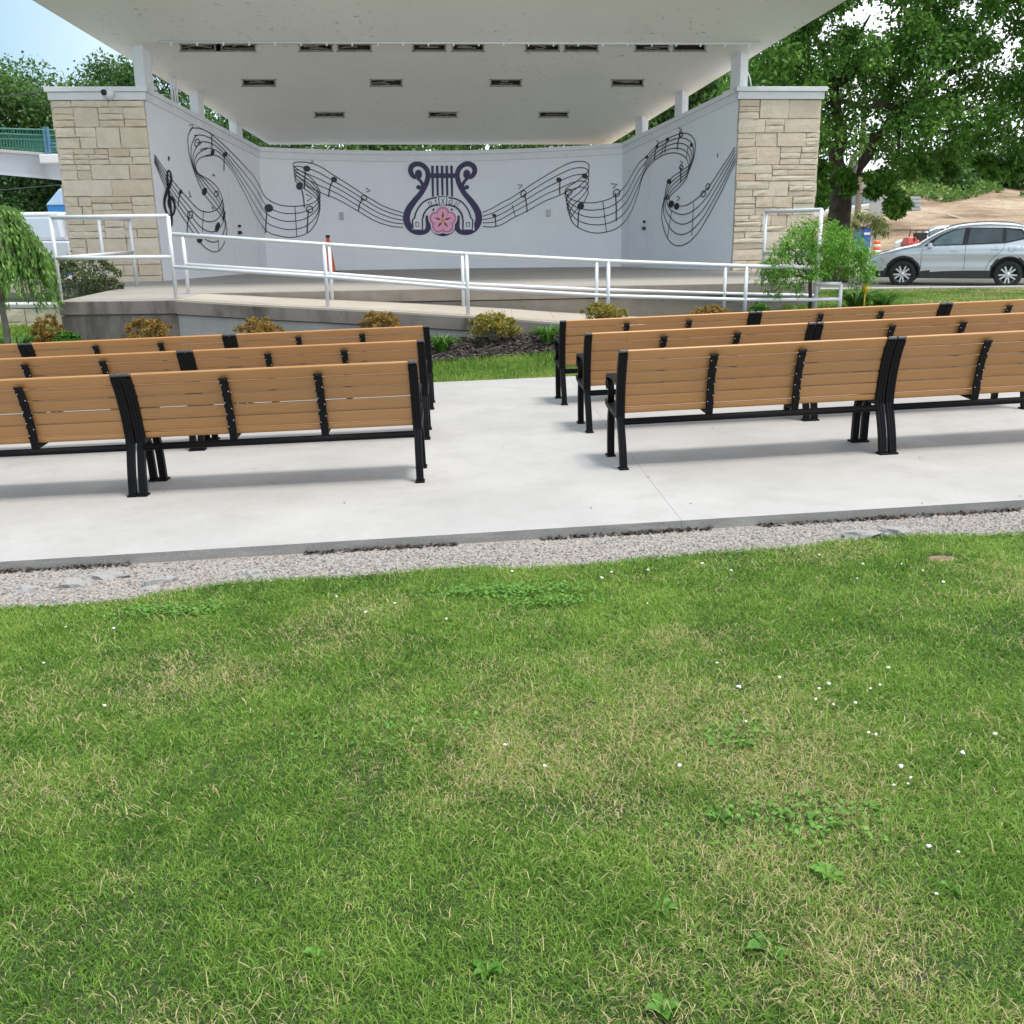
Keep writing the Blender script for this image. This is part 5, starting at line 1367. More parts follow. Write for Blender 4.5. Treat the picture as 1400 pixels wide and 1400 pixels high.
def shrub(px, py, w, h, label, mt, Y=14.85, per=58, ln=.034, wd=.017, n=74, name='barberry_shrub', group='low shrubs in the bed below the ramp', stems=16, seed=0, bottom=.35):
    p = at(px, py, Y); base = Vector((p.x, Y, ground(p.x, Y)+.02)); top = p.z+h/2; H = top-base.z
    t = thing(name, label, 'shrub', base, group=group); rs = random.Random(px+seed); b = MB(); cl = []
    for i in range(stems):
        q = 6.283*i/stems+rs.uniform(-.3, .3); r = w/2*rs.uniform(.3, 1)
        e = base+Vector((math.cos(q)*r, math.sin(q)*r*.8, H*rs.uniform(.6, .98)*(1-.3*(r/(w/2))**2))); limb(b, base+Vector((math.cos(q)*.04, math.sin(q)*.04, 0)), e, .008, .003, .06, 4)
    b.build('stems', M['greybark'], t)
    lob = [rs.uniform(.55, 1.15) for _ in range(9)]
    for i in range(n):
        q = rs.uniform(0, 6.283); r = w/2*math.sqrt(rs.random())*lob[int(q/6.2832*9) % 9]; z = H*(.72+.3*lob[int(q/6.2832*9+3) % 9])*(bottom+(1-bottom)*rs.random())*(1-.42*(r/(w/2))**2)
        cl.append((base+Vector((math.cos(q)*r, math.sin(q)*r*.8, z)), w*.085*rs.uniform(.5, 1.5)))
    for i in range(n//2):   # stray shoots
        q = rs.uniform(0, 6.283); r = w/2*rs.uniform(.3, 1.05); cl.append((base+Vector((math.cos(q)*r, math.sin(q)*r*.8, H*rs.uniform(.9, 1.06)*(1-.3*(r/(w/2))**2))), w*.03))
    crown('foliage', t, cl, per, 1.0, ln, wd, M[mt], (0, 1), .9)
shrub(203, 448, .72, .30, 'golden brown low shrub against the dark concrete platform wall', 'barberry', seed=1)
shrub(352, 449, .70, .26, 'orange brown shrub right of the golden one, below the start of the ramp', 'barberry', seed=2)
shrub(519, 441, .62, .28, 'amber shrub behind the front bench row, left of the grass aisle', 'barberry', seed=3)
shrub(675, 447, .66, .38, 'yellow green twiggy shrub standing free on the mulch in the aisle', 'greenberry', seed=4, bottom=.45)
shrub(824, 431, .66, .34, 'sparse orange green shrub hiding a rail post behind the right front bench', 'greenberry', seed=5)
shrub(972, 430, .56, .24, 'thin reddish shrub below the right end of the ramp rail', 'barberry', seed=6, per=40)
shrub(66, 450, .46, .36, 'reddish brown shrub at the left corner of the concrete platform', 'barberry', seed=7, Y=14.7)
shrub(92, 461, .42, .16, 'low dark green groundcover shrub at the foot of the platform corner', 'hosta', seed=8, Y=14.5, ln=.035, wd=.03, bottom=.15, name='groundcover_shrub')
shrub(1038, 424, .30, .18, 'small dark green plant below the paired bench frames at right', 'hosta', seed=9, Y=14.9, name='groundcover_shrub')
shrub(110, 386, 1.3, .85, 'tall loose dull green shrub growing against the left stone pillar', 'shrub', Y=17.9, per=26, ln=.075, wd=.028, n=75, name='tall_shrub', group=None, stems=26, bottom=.1)
shrub(140, 398, .75, .5, 'smaller dark shrub at the back corner of the platform beside the pillar', 'shrub', Y=18.3, per=24, ln=.065, wd=.026, n=44, name='tall_shrub', group=None, bottom=.1)
shrub(70, 372, .7, .55, 'olive green bush behind the terrace wall by the silver van', 'shrub', Y=22.6, per=46, ln=.09, wd=.035, n=50, name='tall_shrub', group=None, bottom=.1)
def daylily(px, py, Y, r, nl, label, H=.34, name='daylily', lw=.026):
    p = at(px, py, Y); base = Vector((p.x, Y, ground(p.x, Y)+.02)); V = []; Q = []; tn = []; rs = random.Random(px)
    for i in range(nl):
        q = rs.uniform(0, 6.283); L = r*rs.uniform(.6, 1.15); hh = H*rs.uniform(.6, 1.15); s = Vector((-math.sin(q), math.cos(q), 0)); d = Vector((math.cos(q), math.sin(q), 0)); n0 = len(V); b0 = base+d*rs.uniform(0, r*.25); tt = rs.random()
        for k in range(6):
            t = k/5; c = b0+d*(L*t**1.3)+Vector((0, 0, hh*(1.9*t-1.45*t*t))); w = lw*(1-t*.92)*(.7+.6*math.sin(math.pi*min(1, t+.2)))
            V += [c-s*w/2+Vector((0, 0, w*.3)), c, c+s*w/2+Vector((0, 0, w*.3))]
        for k in range(5):
            a = n0+3*k; Q += [(a, a+1, a+4, a+3), (a+1, a+2, a+5, a+4)]; tn += [tt]*2
    o = npmesh(name, [tuple(v) for v in V], np.array(Q).ravel(), np.full(len(Q), 4), M['hosta'], tn, smooth=True)
    tag(o, label, 'plant', 'strap leaved plants in the beds')
daylily(604, 470, 14.45, .30, 120, 'bright green strap leaved plant beside the end of the left front bench')
daylily(748, 470, 14.6, .28, 110, 'bright green strap leaved plant beside the end of the right front bench', .36)
daylily(1172, 418, 16.2, .55, 160, 'wide clump of green strap leaves at the foot of the right rail end', .45)
daylily(1205, 417, 16.6, .45, 110, 'smaller strap leaf clump at the edge of the right lawn', .36)
daylily(20, 455, 15.6, .6, 150, 'pale green grassy clump below the weeping tree', .5)
# yellow thing by the lawn
p = at(1183, 394, 15.8); b = MB(); b.tube([(p.x, p.y, ground(p.x, p.y)), (p.x, p.y, p.z)], .012, 6); b.lathe((p.x, p.y, p.z-.06), [(0, 0), (.045, 0), (.06, .07), (.03, .12), (0, .13)], 12)
yp = b.build('yellow_marker', simple('yellow_plastic', (.75, .48, .03), .5)); tag(yp, 'small yellow cap on a thin stake at the lawn edge right of the round tree', 'marker')
# young tree with drooping tan and green leaves by the street
p = at(1180, 340, 36); base = Vector((p.x, 36, ground(p.x, 36)))
t = thing('young_street_tree', 'thin young tree with drooping tan and green leaves below the grey sign', 'tree', base)
b = MB(); fk = at(1180, 312, 36); limb(b, base, fk, .035, .025, .02); rs = random.Random(77); cl = []
for i in range(46):
    px = rs.uniform(1128, 1216); py = np.interp(px, [1128, 1150, 1185, 1216], [300, 292, 291, 300])+rs.uniform(0, 26)*rs.random(); cl.append((at(px, py, 36+rs.uniform(-.5, .5)), rs.uniform(.07, .16)))
for c, r in cl[::5]: limb(b, fk, c, .015, .004, .08, 4)
b.build('trunk', M['greybark'], t)
crown('crown', t, cl, 26, 1.0, .24, .05, leafmat('dry_drooping_leaf', [(0, (.10, .2, .04)), (.45, (.26, .33, .10)), (.7, (.46, .42, .22)), (1, (.6, .52, .33))], .35), (0, 1), .9, .9)

# ------------------------------------------------------------------ stone terrace at left
def terrace(name, label, A_, B_, z0, z1, seed):
    U = (B_-A_); w = U.length; U.normalize(); Nn = Vector((U.y, -U.x, 0)); Nn = Nn if Nn.y < 0 else -Nn
    t = thing(name, label, 'wall', (A_.x, A_.y, z0)); rot = Matrix.Rotation(math.atan2(U.y, U.x), 3, 'Z')
    b = MB(); c = (A_+B_)/2-Nn*.2; b.box((c.x, c.y, (z0+z1)/2), (w, .38, z1-z0-.01), 0, rot); b.build('core', M['mortar'], t)
    b = MB(); tn = []; ashlar(b, (A_.x, A_.y, z0), U, Nn, w, z1-z0, tn, seed=seed, big=(.12, .2)); o = b.build('facing', M['stone'], t); setint(o, tn)
    b = MB(); b.box((c.x, c.y, z1+.035), (w+.06, .46, .07), 0, rot); b.build('cap_stones', M['kerb'], t, bevel=.012)
a, c = at(-60, 430, 17.3), at(84, 430, 17.0)
terrace('stone_terrace_wall', 'lower tier of the buff limestone terrace wall beside the platform', flat(a), flat(c), -.35, at(60, 421, 17.1).z, 31)
a, c = at(-60, 390, 22.8), at(88, 390, 22.2)
terrace('stone_terrace_wall', 'upper tier of the limestone terrace wall in front of the silver van', flat(a), flat(c), .0, at(60, 387, 22.4).z, 33)

# ------------------------------------------------------------------ vehicles
def car(name, label, cat, loc, rz, paint, windows=True, lights=True, group=None, L=4.6, Hs=1.0, detail=True):
    t = thing(name, label, cat, loc, rz, group)
    rootm = ORG[t.name]
    top = [(0, .72), (.05, .77), (.16, .845), (.35, .905), (.65, .985), (1.0, 1.06), (1.28, 1.13), (1.5, 1.27), (1.75, 1.415), (2.0, 1.53), (2.25, 1.61), (2.6, 1.655), (3.0, 1.668), (3.5, 1.645), (3.9, 1.595), (4.15, 1.53), (4.3, 1.38), (4.43, 1.15), (4.52, 1.03), (4.58, .92), (4.6, .80)]
    TX, TZ = [q[0] for q in top], [q[1]*(Hs if q[1] > 1.14 else 1) for q in top]
    zt = lambda s: float(np.interp(s, TX, TZ))
    WX = (.94, 3.60); RA = .435; ZC = .36
    def zl(s):
        z = .26+.10*max(0, 1-s/.35)**2+.12*max(0, (s-4.25)/.35)**2
        for c in WX:
            if abs(s-c) < RA: z = max(z, ZC+math.sqrt(RA*RA-(s-c)**2))
        return z
    def hw(s, z):
        y = .915
        if s < 1.0: y -= .30*((1.0-s)/1.0)**2.4
        if s > 3.9: y -= .13*((s-3.9)/.7)**2
        if z > 1.05: y -= (z-1.05)*.40+(.02 if z > 1.08 else 0)
        if z < .55: y -= (.55-z)*.10
        y += .018*math.exp(-((z-.88)/.05)**2)-.012*math.exp(-((z-.70)/.12)**2)
        zz = zt(s)
        y -= .10*math.exp(-max(0, zz-z)/.035)
        return y
    ss = sorted(set([round(i*.05, 4) for i in range(93)]+[round(c+RA*math.cos(math.pi*i/24), 4) for c in WX for i in range(25)])); ss = [s for s in ss if 0 <= s <= 4.6]
    NR_ = 26; side_v = {}
    b = MB(); V = []; grid = []
    for s in ss:
        a, c = zl(s), zt(s); col_ = []
        for j in range(NR_+1):
            u = j/NR_; u = 1-(1-u)**1.25; z = a+(c-a)*u; col_.append((s, hw(s, z), z))
        grid.append(col_)
    def arch_d(s, z): return min(math.hypot(s-c, z-ZC) for c in WX)
    for sg in (1, -1):
        n0 = len(b.v); VV = [(s, sg*y, z) for cc in grid for (s, y, z) in cc]; FP = []; FC = []
        for i in range(len(ss)-1):
            for j in range(NR_):
                a = i*(NR_+1)+j; q = (a, a+NR_+1, a+NR_+2, a+1); cs = (ss[i]+ss[i+1])/2; cz = (grid[i][j][2]+grid[i+1][j+1][2])/2
                (FC if (cz < .44 or arch_d(cs, cz) < RA+.055) else FP).append(q)
        b.add(VV, FP, 0, True); b.add(VV, FC, 1, True)
    NA = 12; VV = []
    for i, s in enumerate(ss):
        y = grid[i][-1][1]; z = zt(s)
        for k in range(NA+1):
            u = 2*k/NA-1; VV.append((s, y*u, z+.045*(1-u*u)**1.0*(1 if s > .1 else s/.1)))
    FP = [(i*(NA+1)+k, (i+1)*(NA+1)+k, (i+1)*(NA+1)+k+1, i*(NA+1)+k+1) for i in range(len(ss)-1) for k in range(NA)]
    b.add(VV, FP, 0, True)
    for i in (0, len(ss)-1):        # bumper faces
        g_ = grid[i]; VV = [(p[0], p[1], p[2]) for p in g_]+[(p[0], -p[1], p[2]) for p in g_]; m_ = NR_+1
        b.add(VV, [(j, j+1, m_+j+1, m_+j) for j in range(NR_) if g_[j][2] >= .44], 0); b.add(VV, [(j, j+1, m_+j+1, m_+j) for j in range(NR_) if g_[j][2] < .44], 1)
    b.local = True; bm_ = b.build('body', [M[paint], M['clad']], t)
    b = MB(); b.local = True
    b.box((2.3, 0, .40), (3.9, 1.50, .28), 0); b.box((.94, 0, .62), (.8, 1.5, .4), 0); b.box((3.6, 0, .62), (.8, 1.5, .4), 0); b.box((2.3, 0, .27), (2.0, 1.66, .05), 0)
    b.build('underbody', M['black'], t)
    # wheels
    for i, c in enumerate(WX):
        for sg in (1, -1):
            w = MB(); w.local = True; y0 = sg*.80
            w.lathe((c, y0, .355), [(.235, -.10), (.30, -.115), (.345, -.10), (.355, -.06), (.355, .06), (.345, .10), (.30, .115), (.235, .10)], 36, axis='Y')
            to = w.build('wheel', M['tyre'], t)
            w = MB(); w.local = True; yo = y0+sg*.085
            w.lathe((c, y0, .355), [(.238, -.10), (.238, .10), (.215, .10), (.20, .02), (.20, -.10)], 36, axis='Y')
            for k in range(10):
                q = 2*math.pi*k/10+(.07 if k % 2 else -.07); d = Vector((math.cos(q), 0, math.sin(q))); pr = Vector((-math.sin(q), 0, math.cos(q)))
                P = [d*.05-pr*.020, d*.225-pr*.021, d*.225+pr*.021, d*.05+pr*.020]; ctr = Vector((c, yo-sg*.02, .355))
                w.prism([ctr+p for p in P], (0, sg*.028, 0))
            w.lathe((c, yo-sg*.01, .355), [(0, -.02), (.062, -.02), (.062, .02), (.03, .03), (0, .03)], 16, axis='Y')
            w.build('rim', M['rim'], to)
            w = MB(); w.local = True; w.lathe((c, y0+sg*.02, .355), [(0, -.02), (.20, -.02), (.20, .01), (0, .01)], 24, axis='Y'); w.build('brake_disc', M['clad'], to)
    def patch(name, poly, mt, off, sub=5, parent=t, sides=(1, -1)):
        for sg in sides:
            q = MB(); q.local = True; dense = []
            for i in range(len(poly)):
                (s0, z0), (s1, z1_) = poly[i], poly[(i+1) % len(poly)]
                for k in range(sub): u = k/sub; dense.append((s0+(s1-s0)*u, z0+(z1_-z0)*u))
            VV = [(s, sg*(hw(s, z)+off), z) for s, z in dense]; q.add(VV, [tuple(range(len(VV)))], 0); q.build(name, M[mt], parent)
    def strip(poly, wd, off, q, sg):
        VV = []
        for i in range(len(poly)):
            a = Vector(poly[max(i-1, 0)]); c = Vector(poly[min(i+1, len(poly)-1)]); d = (c-a).normalized(); nn = Vector((-d.y, d.x))*wd/2; p = Vector(poly[i])
            for r in (p+nn, p-nn): VV.append((r.x, sg*(hw(r.x, r.y)+off), r.y))
        q.add(VV, [(2*i, 2*i+1, 2*i+3, 2*i+2) for i in range(len(poly)-1)], 0)
    if windows:
        patch('window_surround', [(1.44, 1.105), (2.46, 1.135), (3.46, 1.175), (4.02, 1.30), (3.98, 1.37), (3.82, 1.535), (3.42, 1.572), (2.5, 1.58), (2.16, 1.535), (1.86, 1.41), (1.62, 1.26)], 'black', .012)
        patch('front_window', [(1.64, 1.135), (2.40, 1.155), (2.44, 1.545), (2.20, 1.515), (1.90, 1.385), (1.72, 1.25)], 'paleglass', .017)
        patch('rear_window', [(2.53, 1.16), (3.38, 1.195), (3.36, 1.545), (2.58, 1.553)], 'glass', .017)
        patch('quarter_window', [(3.47, 1.205), (3.93, 1.315), (3.80, 1.475), (3.45, 1.535)], 'glass', .017)
        q = MB(); q.local = True; VV = []; rng = np.linspace(1.33, 2.12, 12)
        for s in rng:
            y = hw(s, zt(s))-.01
            for k in range(9): u = 2*k/8-1; VV.append((s-.006, y*u*.97, zt(s)+.045*(1-u*u)+.010))
        q.add(VV, [(9*i+k, 9*i+9+k, 9*i+10+k, 9*i+k+1) for i in range(11) for k in range(8)], 0, True); q.build('windscreen', M['glass'], t)
        q = MB(); q.local = True; VV = []; rng = np.linspace(4.17, 4.40, 6)
        for s in rng:
            y = hw(s, zt(s))-.02
            for k in range(7): u = 2*k/6-1; VV.append((s+.008, y*u*.9, zt(s)+.045*(1-u*u)+.010))
        q.add(VV, [(7*i+k, 7*i+7+k, 7*i+8+k, 7*i+k+1) for i in range(5) for k in range(6)], 0, True); q.build('tailgate_window', M['glass'], t)
    if detail:
        q = MB(); q.local = True
        for sg in (1, -1):
            for poly in ([(1.42, 1.09), (1.40, .9), (1.40, .47)], [(2.49, 1.13), (2.50, .8), (2.50, .47)], [(3.44, 1.16), (3.40, 1.0), (3.25, .85), (3.1, .66), (3.03, .47)]): strip(cr(poly, 5), .010, .003, q, sg)
            strip([(3.62+.075*math.cos(a), 1.02+.075*math.sin(a)) for a in np.linspace(0, 6.283, 17)], .007, .003, q, sg)
            strip(cr([(.25, .93), (.7, 1.02), (1.2, 1.085)], 6), .008, .003, q, sg)
        q.build('panel_gaps', M['black'], t)
        for sg in (1, -1):
            for s, z in ((2.24, .985), (3.22, 1.02)):
                q = MB(); q.local = True; y = hw(s, z); q.box((s, sg*(y+.022), z), (.20, .022, .028)); q.box((s-.08, sg*(y+.008), z), (.03, .03, .028)); q.box((s+.08, sg*(y+.008), z), (.03, .03, .028)); q.build('door_handle', M[paint], t, bevel=.006)
            q = MB(); q.local = True; q.box((1.60, sg*.99, 1.13), (.13, .17, .13), 0, None, .8); q.box((1.62, sg*.90, 1.09), (.08, .08, .05)); q.build('wing_mirror', M[paint], t, bevel=.03)
            q = MB(); q.local = True; P = [(1.95, sg*.60, 1.57), (2.2, sg*.60, 1.665), (2.9, sg*.60, 1.735), (3.5, sg*.60, 1.715), (3.85, sg*.60, 1.64)]; q.tube([tuple(v) for v in bez(P, 5)], .018, 8); q.build('roof_rail', M['signback'], t)
            q = MB(); q.local = True
    if lights:
        patch('headlight', [(.045, .70), (.28, .745), (.62, .885), (.42, .885), (.12, .80)], 'lamp', .006)
        patch('tail_lamp', [(4.18, 1.00), (4.50, .98), (4.47, 1.12), (4.22, 1.10)], 'red', .006)
    return t
wr, wf = at(1376, 394.5, 27.9), at(1232, 391.5, 29.0)
d = (wf-wr); d.z = 0; d.normalize()
# heading: local +x runs from the front bumper to the tail
hd = -d; rz = math.atan2(hd.y, hd.x); side = Vector((-hd.y, hd.x, 0)); sgn = 1 if side.y < 0 else -1
front = flat(wf)-hd*.94-side*sgn*.80
front.z = (wr.z+wf.z)/2-.0
car('parked_suv', 'silver sport utility car parked side on beyond the right lawn', 'car', front, rz, 'silver')
print('SUV ground', front, ground(front.x, front.y), ground(wr.x, wr.y), 'wb', (flat(wf)-flat(wr)).length)
p = at(20, 380, 26.5); g_ = ground(p.x, 26.5)+.02; X = p.x
t = thing('pickup_truck', 'silver pickup truck with a white topped side, parked behind the weeping tree', 'truck', (X, 26.5, g_))
b = MB(); prof = [(-2.6, .42), (-.42, .42)]+[(.42*math.cos(math.pi-q), .40+.42*math.sin(q)) for q in np.linspace(0, math.pi, 13)][1:-1]+[(.42, .42), (1.75, .46), (1.82, .62), (1.80, 1.02), (-.9, 1.06), (-1.05, 1.10), (-2.6, 1.10)]
b.prism([(X+q, 25.75, g_+z) for q, z in prof], (0, 1.75, 0)); b.build('body', M['silver'], t, bevel=.05)
b = MB(); b.box((X+.35, 26.62, g_+1.33), (2.7, 1.6, .62), 0, None, .94); b.build('bed_cover', M['silver'], t, bevel=.09)
b = MB(); b.box((X+.35, 26.62, g_+1.66), (2.5, 1.5, .10), 0, None, .97); b.build('cover_roof', M['whitecar'], t, bevel=.03)
b = MB(); b.box((X+1.9, 26.6, g_+.58), (.16, 1.75, .2)); b.build('bumper', M['rim'], t, bevel=.03)
for sy in (25.86, 27.36):
    b = MB(); b.lathe((X, sy, g_+.37), [(.22, -.11), (.34, -.12), (.37, -.07), (.37, .07), (.34, .12), (.22, .11)], 28, axis='Y'); wo = b.build('wheel', M['tyre'], t)
    b = MB(); b.lathe((X, sy-.05, g_+.37), [(0, -.05), (.12, -.06), (.22, -.03), (.22, .05), (0, .05)], 20, axis='Y'); b.build('rim', M['rim'], wo)
b = MB(); b.box((X-.5, 26.6, g_+.45), (3.8, 1.2, .25)); b.build('underbody', M['black'], t)
p = at(1228, 335, 64); car('white_car', 'pale car with dark windscreen half hidden behind the silver car bonnet', 'car', (p.x, 64.5, ground(p.x, 62)+.02), -.2, 'whitecar')
# red utility machine
p = at(1236, 341, 60); g_ = ground(p.x, 60)+.02
t = thing('utility_vehicle', 'small red machine with black frame parked beyond the street, left of the pale car', 'machine', (p.x, 60, g_))
X = p.x
b = MB(); b.box((X+.75, 60, g_+.60), (1.6, 1.1, .5)); b.box((X+.30, 60, g_+.95), (.7, 1.0, .34), 0, None, .7); b.box((X+1.25, 60, g_+.92), (.5, 1.1, .26)); b.build('body', M['red'], t, bevel=.06)
b = MB()
for (sx, sy) in ((.35, -.45), (1.25, -.45), (.35, .45), (1.25, .45)): b.tube([(X+sx, 60+sy, g_+.8), (X+sx+.1*(1 if sx < .8 else -1), 60+sy, g_+1.5)], .03, 6)
b.tube([(X+.45, 59.55, g_+1.5), (X+1.15, 59.55, g_+1.5), (X+1.15, 60.45, g_+1.5), (X+.45, 60.45, g_+1.5), (X+.45, 59.55, g_+1.5)], .035, 6); b.box((X+.85, 60, g_+1.15), (.5, .8, .4)); b.build('frame', M['black'], t)
for sx in (.3, 1.25):
    for sy in (-.55, .55):
        b = MB(); b.lathe((X+sx, 60+sy, g_+.27), [(0, -.1), (.24, -.1), (.27, -.05), (.27, .05), (.24, .1), (0, .1)], 16, axis='Y'); b.build('wheel', M['tyre'], t)
# traffic barrel
p = at(1196.5, 349, 57); g_ = ground(p.x, 57)+.02
t = thing('traffic_barrel', 'orange and white striped traffic barrel beside the street behind the round tree', 'traffic barrel', (p.x, 57, g_))
hts = [(0, .16, .29, 'clad'), (.16, .34, .275, 'orange'), (.34, .48, .265, 'trim'), (.48, .66, .255, 'orange'), (.66, .78, .245, 'trim'), (.78, .96, .235, 'orange')]
for z0, z1_, r, mt in hts:
    b = MB(); b.lathe((p.x, 57, g_), [(0, z0), (r, z0), (r-.006, (z0+z1_)/2), (r-.012, z1_-.004), (0, z1_-.004)], 18); b.build({'clad': 'base', 'orange': 'orange_band', 'trim': 'white_band'}[mt], M[mt], t)
# blue bin right
p = at(1178, 338, 52); g_ = ground(p.x, 52); zt_ = at(1178, 312, 52).z
t = thing('blue_bin', 'dark blue bin with a pale label behind the round tree', 'bin', (p.x, 52, g_))
b = MB(); b.box((p.x, 52, (g_+zt_)/2), (.60, .6, zt_-g_), 0, None, 1.08); b.build('body', M['bluepl'], t, bevel=.03)
b = MB(); b.box((p.x, 51.98, zt_+.03), (.72, .74, .07)); b.build('lid', M['bluepl'], t, bevel=.02)
b = MB(); b.box((p.x+.1, 51.655, zt_-.26), (.3, .02, .12)); b.build('label_plate', M['trim'], t)
# back of a road sign
p = at(1197, 287, 50); g_ = ground(p.x, 50)
t = thing('road_sign', 'back of a grey road sign on a thin post right of the big trunk', 'sign', (p.x, 50, g_))
b = MB(); b.tube([(p.x, 50, g_), (p.x, 50, p.z+.3)], .035, 8); b.build('post', M['signback'], t)
w = .34; b = MB(); oct_ = [(p.x+w*q, 49.95, p.z+w*r) for q, r in ((-1, -.8), (-.8, -1), (.8, -1), (1, -.8), (1, .8), (.8, 1), (-.8, 1), (-1, .8))]; b.prism(oct_, (0, -.012, 0)); b.build('plate', M['signback'], t)
# utility pole
p = at(1172, 309, 56); g_ = ground(p.x, 56); top = at(1178, 190, 56)
t = thing('utility_pole', 'weathered wooden utility pole behind the big tree trunk', 'pole', (p.x, 56, g_)); b = MB(); b.tube([(p.x, 56, g_-.2), (top.x, 56, top.z+3)], [.17, .13], 10); b.build('shaft', M['pole'], t)
b = MB(); b.box((top.x, 55.9, top.z+2.6), (1.8, .1, .12)); b.build('crossarm', M['pole'], t)
# ------------------------------------------------------------------ hill, retaining wall
def hillz(x, y):
    if y < 64: return lot(20, min(y, 62))-.3
    f_ = min(1, (y-64)/36); rise = 6.2*(f_**.85); ed = sm(17, 26, x-(y-64)*.12)
    return lot(20, 62)-.3+rise*ed+.25*math.sin(x*.37+y*.21)*f_+.12*math.sin(x*1.1-y*.7)*f_
hx = lin(12, 110, 70); hy = lin(62, 104, 40)+[115, 140, 200, 300]
hill = sheet('dirt_hillside', hx, hy, M['dirt'], 0, None, lambda x, y: hillz(x, min(y, 104)) if y < 112 else hillz(x, 104)-(y-104)*.05)
structure(hill)
# rough growth on the upper part of the slope
n = 42000; x = RNG.uniform(18, 75, n); y = RNG.uniform(72, 104, n)
mask = vnoise(x, y, 5, 41)+.05*(y-91) > .50; x, y = x[mask], y[mask]; n = len(x)
z = np.array([hillz(a, c) for a, c in zip(x, y)])
q = RNG.uniform(0, 6.28, n); D = unit(np.c_[np.cos(q)*1.1, np.sin(q)*1.1, .25+.9*RNG.random(n)])
dryw = vnoise(x, y, 7, 43)
V, L, T = leafquads(np.c_[x, y, z+.5*RNG.random(n)**2], D, .22+.32*RNG.random(n), .14+.2*RNG.random(n))
tag(npmesh('hillside_weeds', V, L, T, leafmat('hill_growth', [(0, (.09, .19, .035)), (.45, (.20, .33, .07)), (.7, (.34, .36, .13)), (1, (.46, .36, .21))], .3), np.clip(.4+1.3*(dryw-.5)+.18*RNG.standard_normal(n), 0, 1)), 'rough green and straw coloured growth along the top of the dirt slope', 'weeds', kind='stuff')
# green strip at foot of hill
n = 5000; x = RNG.uniform(17, 30, n); y = RNG.uniform(62.6, 64.8, n); k = vnoise(x, y, 2.2, 44) > .4; x, y = x[k], y[k]; n = len(x); D = unit(np.c_[RNG.standard_normal((n, 2))*.4, np.ones(n)])
V, L, T = leafquads(np.c_[x, y, np.array([hillz(a, c) for a, c in zip(x, y)])], D, .25+.35*RNG.random(n), .08+.08*RNG.random(n)); tag(npmesh('street_edge_weeds', V, L, T, M['backleaf'], .3+.7*RNG.random(n)), 'green weeds along the street foot of the dirt slope', 'weeds', kind='stuff')
def blockwall(name, label, x0, x1, y, z0, z1, courses, bl, mt, seed):
    t = thing(name, label, 'wall', (x0, y, z0)); rs = random.Random(seed); h = (z1-z0)/courses
    b = MB()
    for j in range(courses):
        x = x0-(bl/2 if j % 2 else 0)
        while x < x1:
            a, c = max(x, x0), min(x+bl, x1)
            if c-a > .1: b.box(((a+c)/2, y+rs.uniform(-.03, .03)+j*.05, z0+h*(j+.5)), (c-a-.03, .5, h-.03))
            x += bl
    b.build('blocks', M[mt], t, bevel=.03, seg=1)
    b = MB(); b.box(((x0+x1)/2, y+.15, (z0+z1)/2), (x1-x0-.02, .4, z1-z0-.02)); b.build('core', M['mortar'], t)
P_ = lambda px, py: at(px, py, 72)
blockwall('block_retaining_wall', 'grey block retaining wall on the dirt slope, right end stepping down', P_(1192, 280).x, P_(1258, 280).x, 72, P_(1225, 289).z, P_(1225, 269).z, 4, 1.3, 'block', 3)
blockwall('block_retaining_wall', 'longer grey block wall behind the big trunk, with the dark fence before it', P_(1095, 285).x, P_(1240, 285).x, 74, P_(1170, 287).z, P_(1170, 250).z, 6, 1.4, 'block', 4)
t = thing('slate_fence', 'dark blue grey panelled fence between big trunk and utility pole', 'fence', (P_(1115, 285).x, 71, P_(1115, 285).z))
x0, x1, z0, z1_ = P_(1110, 280).x, P_(1192, 280).x, P_(1150, 281).z, P_(1150, 263).z
for i in range(9):
    xa = x0+(x1-x0)*i/9; xb = x0+(x1-x0)*(i+1)/9; b = MB(); b.box(((xa+xb)/2, 71, (z0+z1_)/2), (xb-xa-.08, .06, z1_-z0-.1)); b.build('panel', M['slate'], t); b = MB(); b.box((xa, 71, (z0+z1_)/2+.05), (.07, .12, z1_-z0+.1)); b.build('post', M['signback'], t)
b = MB(); a, c = at(1090, 300, 66), at(1200, 284, 70); c = Vector((c.x, 70, c.z)); b.prism([a, c, c+Vector((0, 1.2, .05)), a+Vector((0, 1.2, .05))], (0, 0, .28)); structure(b.build('pale_kerb_wall', M['kerb'], bevel=.03))
p = at(1305, 293, 76); b = MB(); b.box((p.x, 76, hillz(p.x, 76)+.10), (1.3, .35, .10), 0, Matrix.Rotation(.25, 3, 'Y')); tag(b.build('loose_plank', M['plank']), 'pale loose plank lying on the dirt slope', 'plank')
a, c = at(1345, 252, 97), at(1372, 236, 97); b = MB(); b.tube([a, a.lerp(c, .5)+Vector((0, 0, .1)), c], [.28, .24, .2], 9); tag(b.build('fallen_log', M['greybark']), 'bare grey leaning log on the hilltop at the right border', 'log')
# grey house on the hilltop
p = at(1375, 245, 108); g_ = p.z-2
t = thing('hilltop_house', 'small grey house showing between leaves on the hilltop at the right border', 'house', (p.x, 108, g_))
b = MB(); b.box((p.x+2, 108, g_+1.4), (7, 5, 2.8)); b.build('wall', M['housewall'], t)
b = MB(); b.prism([(p.x-1.9, 105, g_+2.8), (p.x-1.9, 111, g_+2.8), (p.x-1.9, 108, g_+4.4)], (7.8, 0, 0)); b.build('roof', M['houseroof'], t)
b = MB(); b.box((p.x+1, 105.48, g_+1.5), (1.0, .06, 1.1)); b.build('window', M['glass'], t)

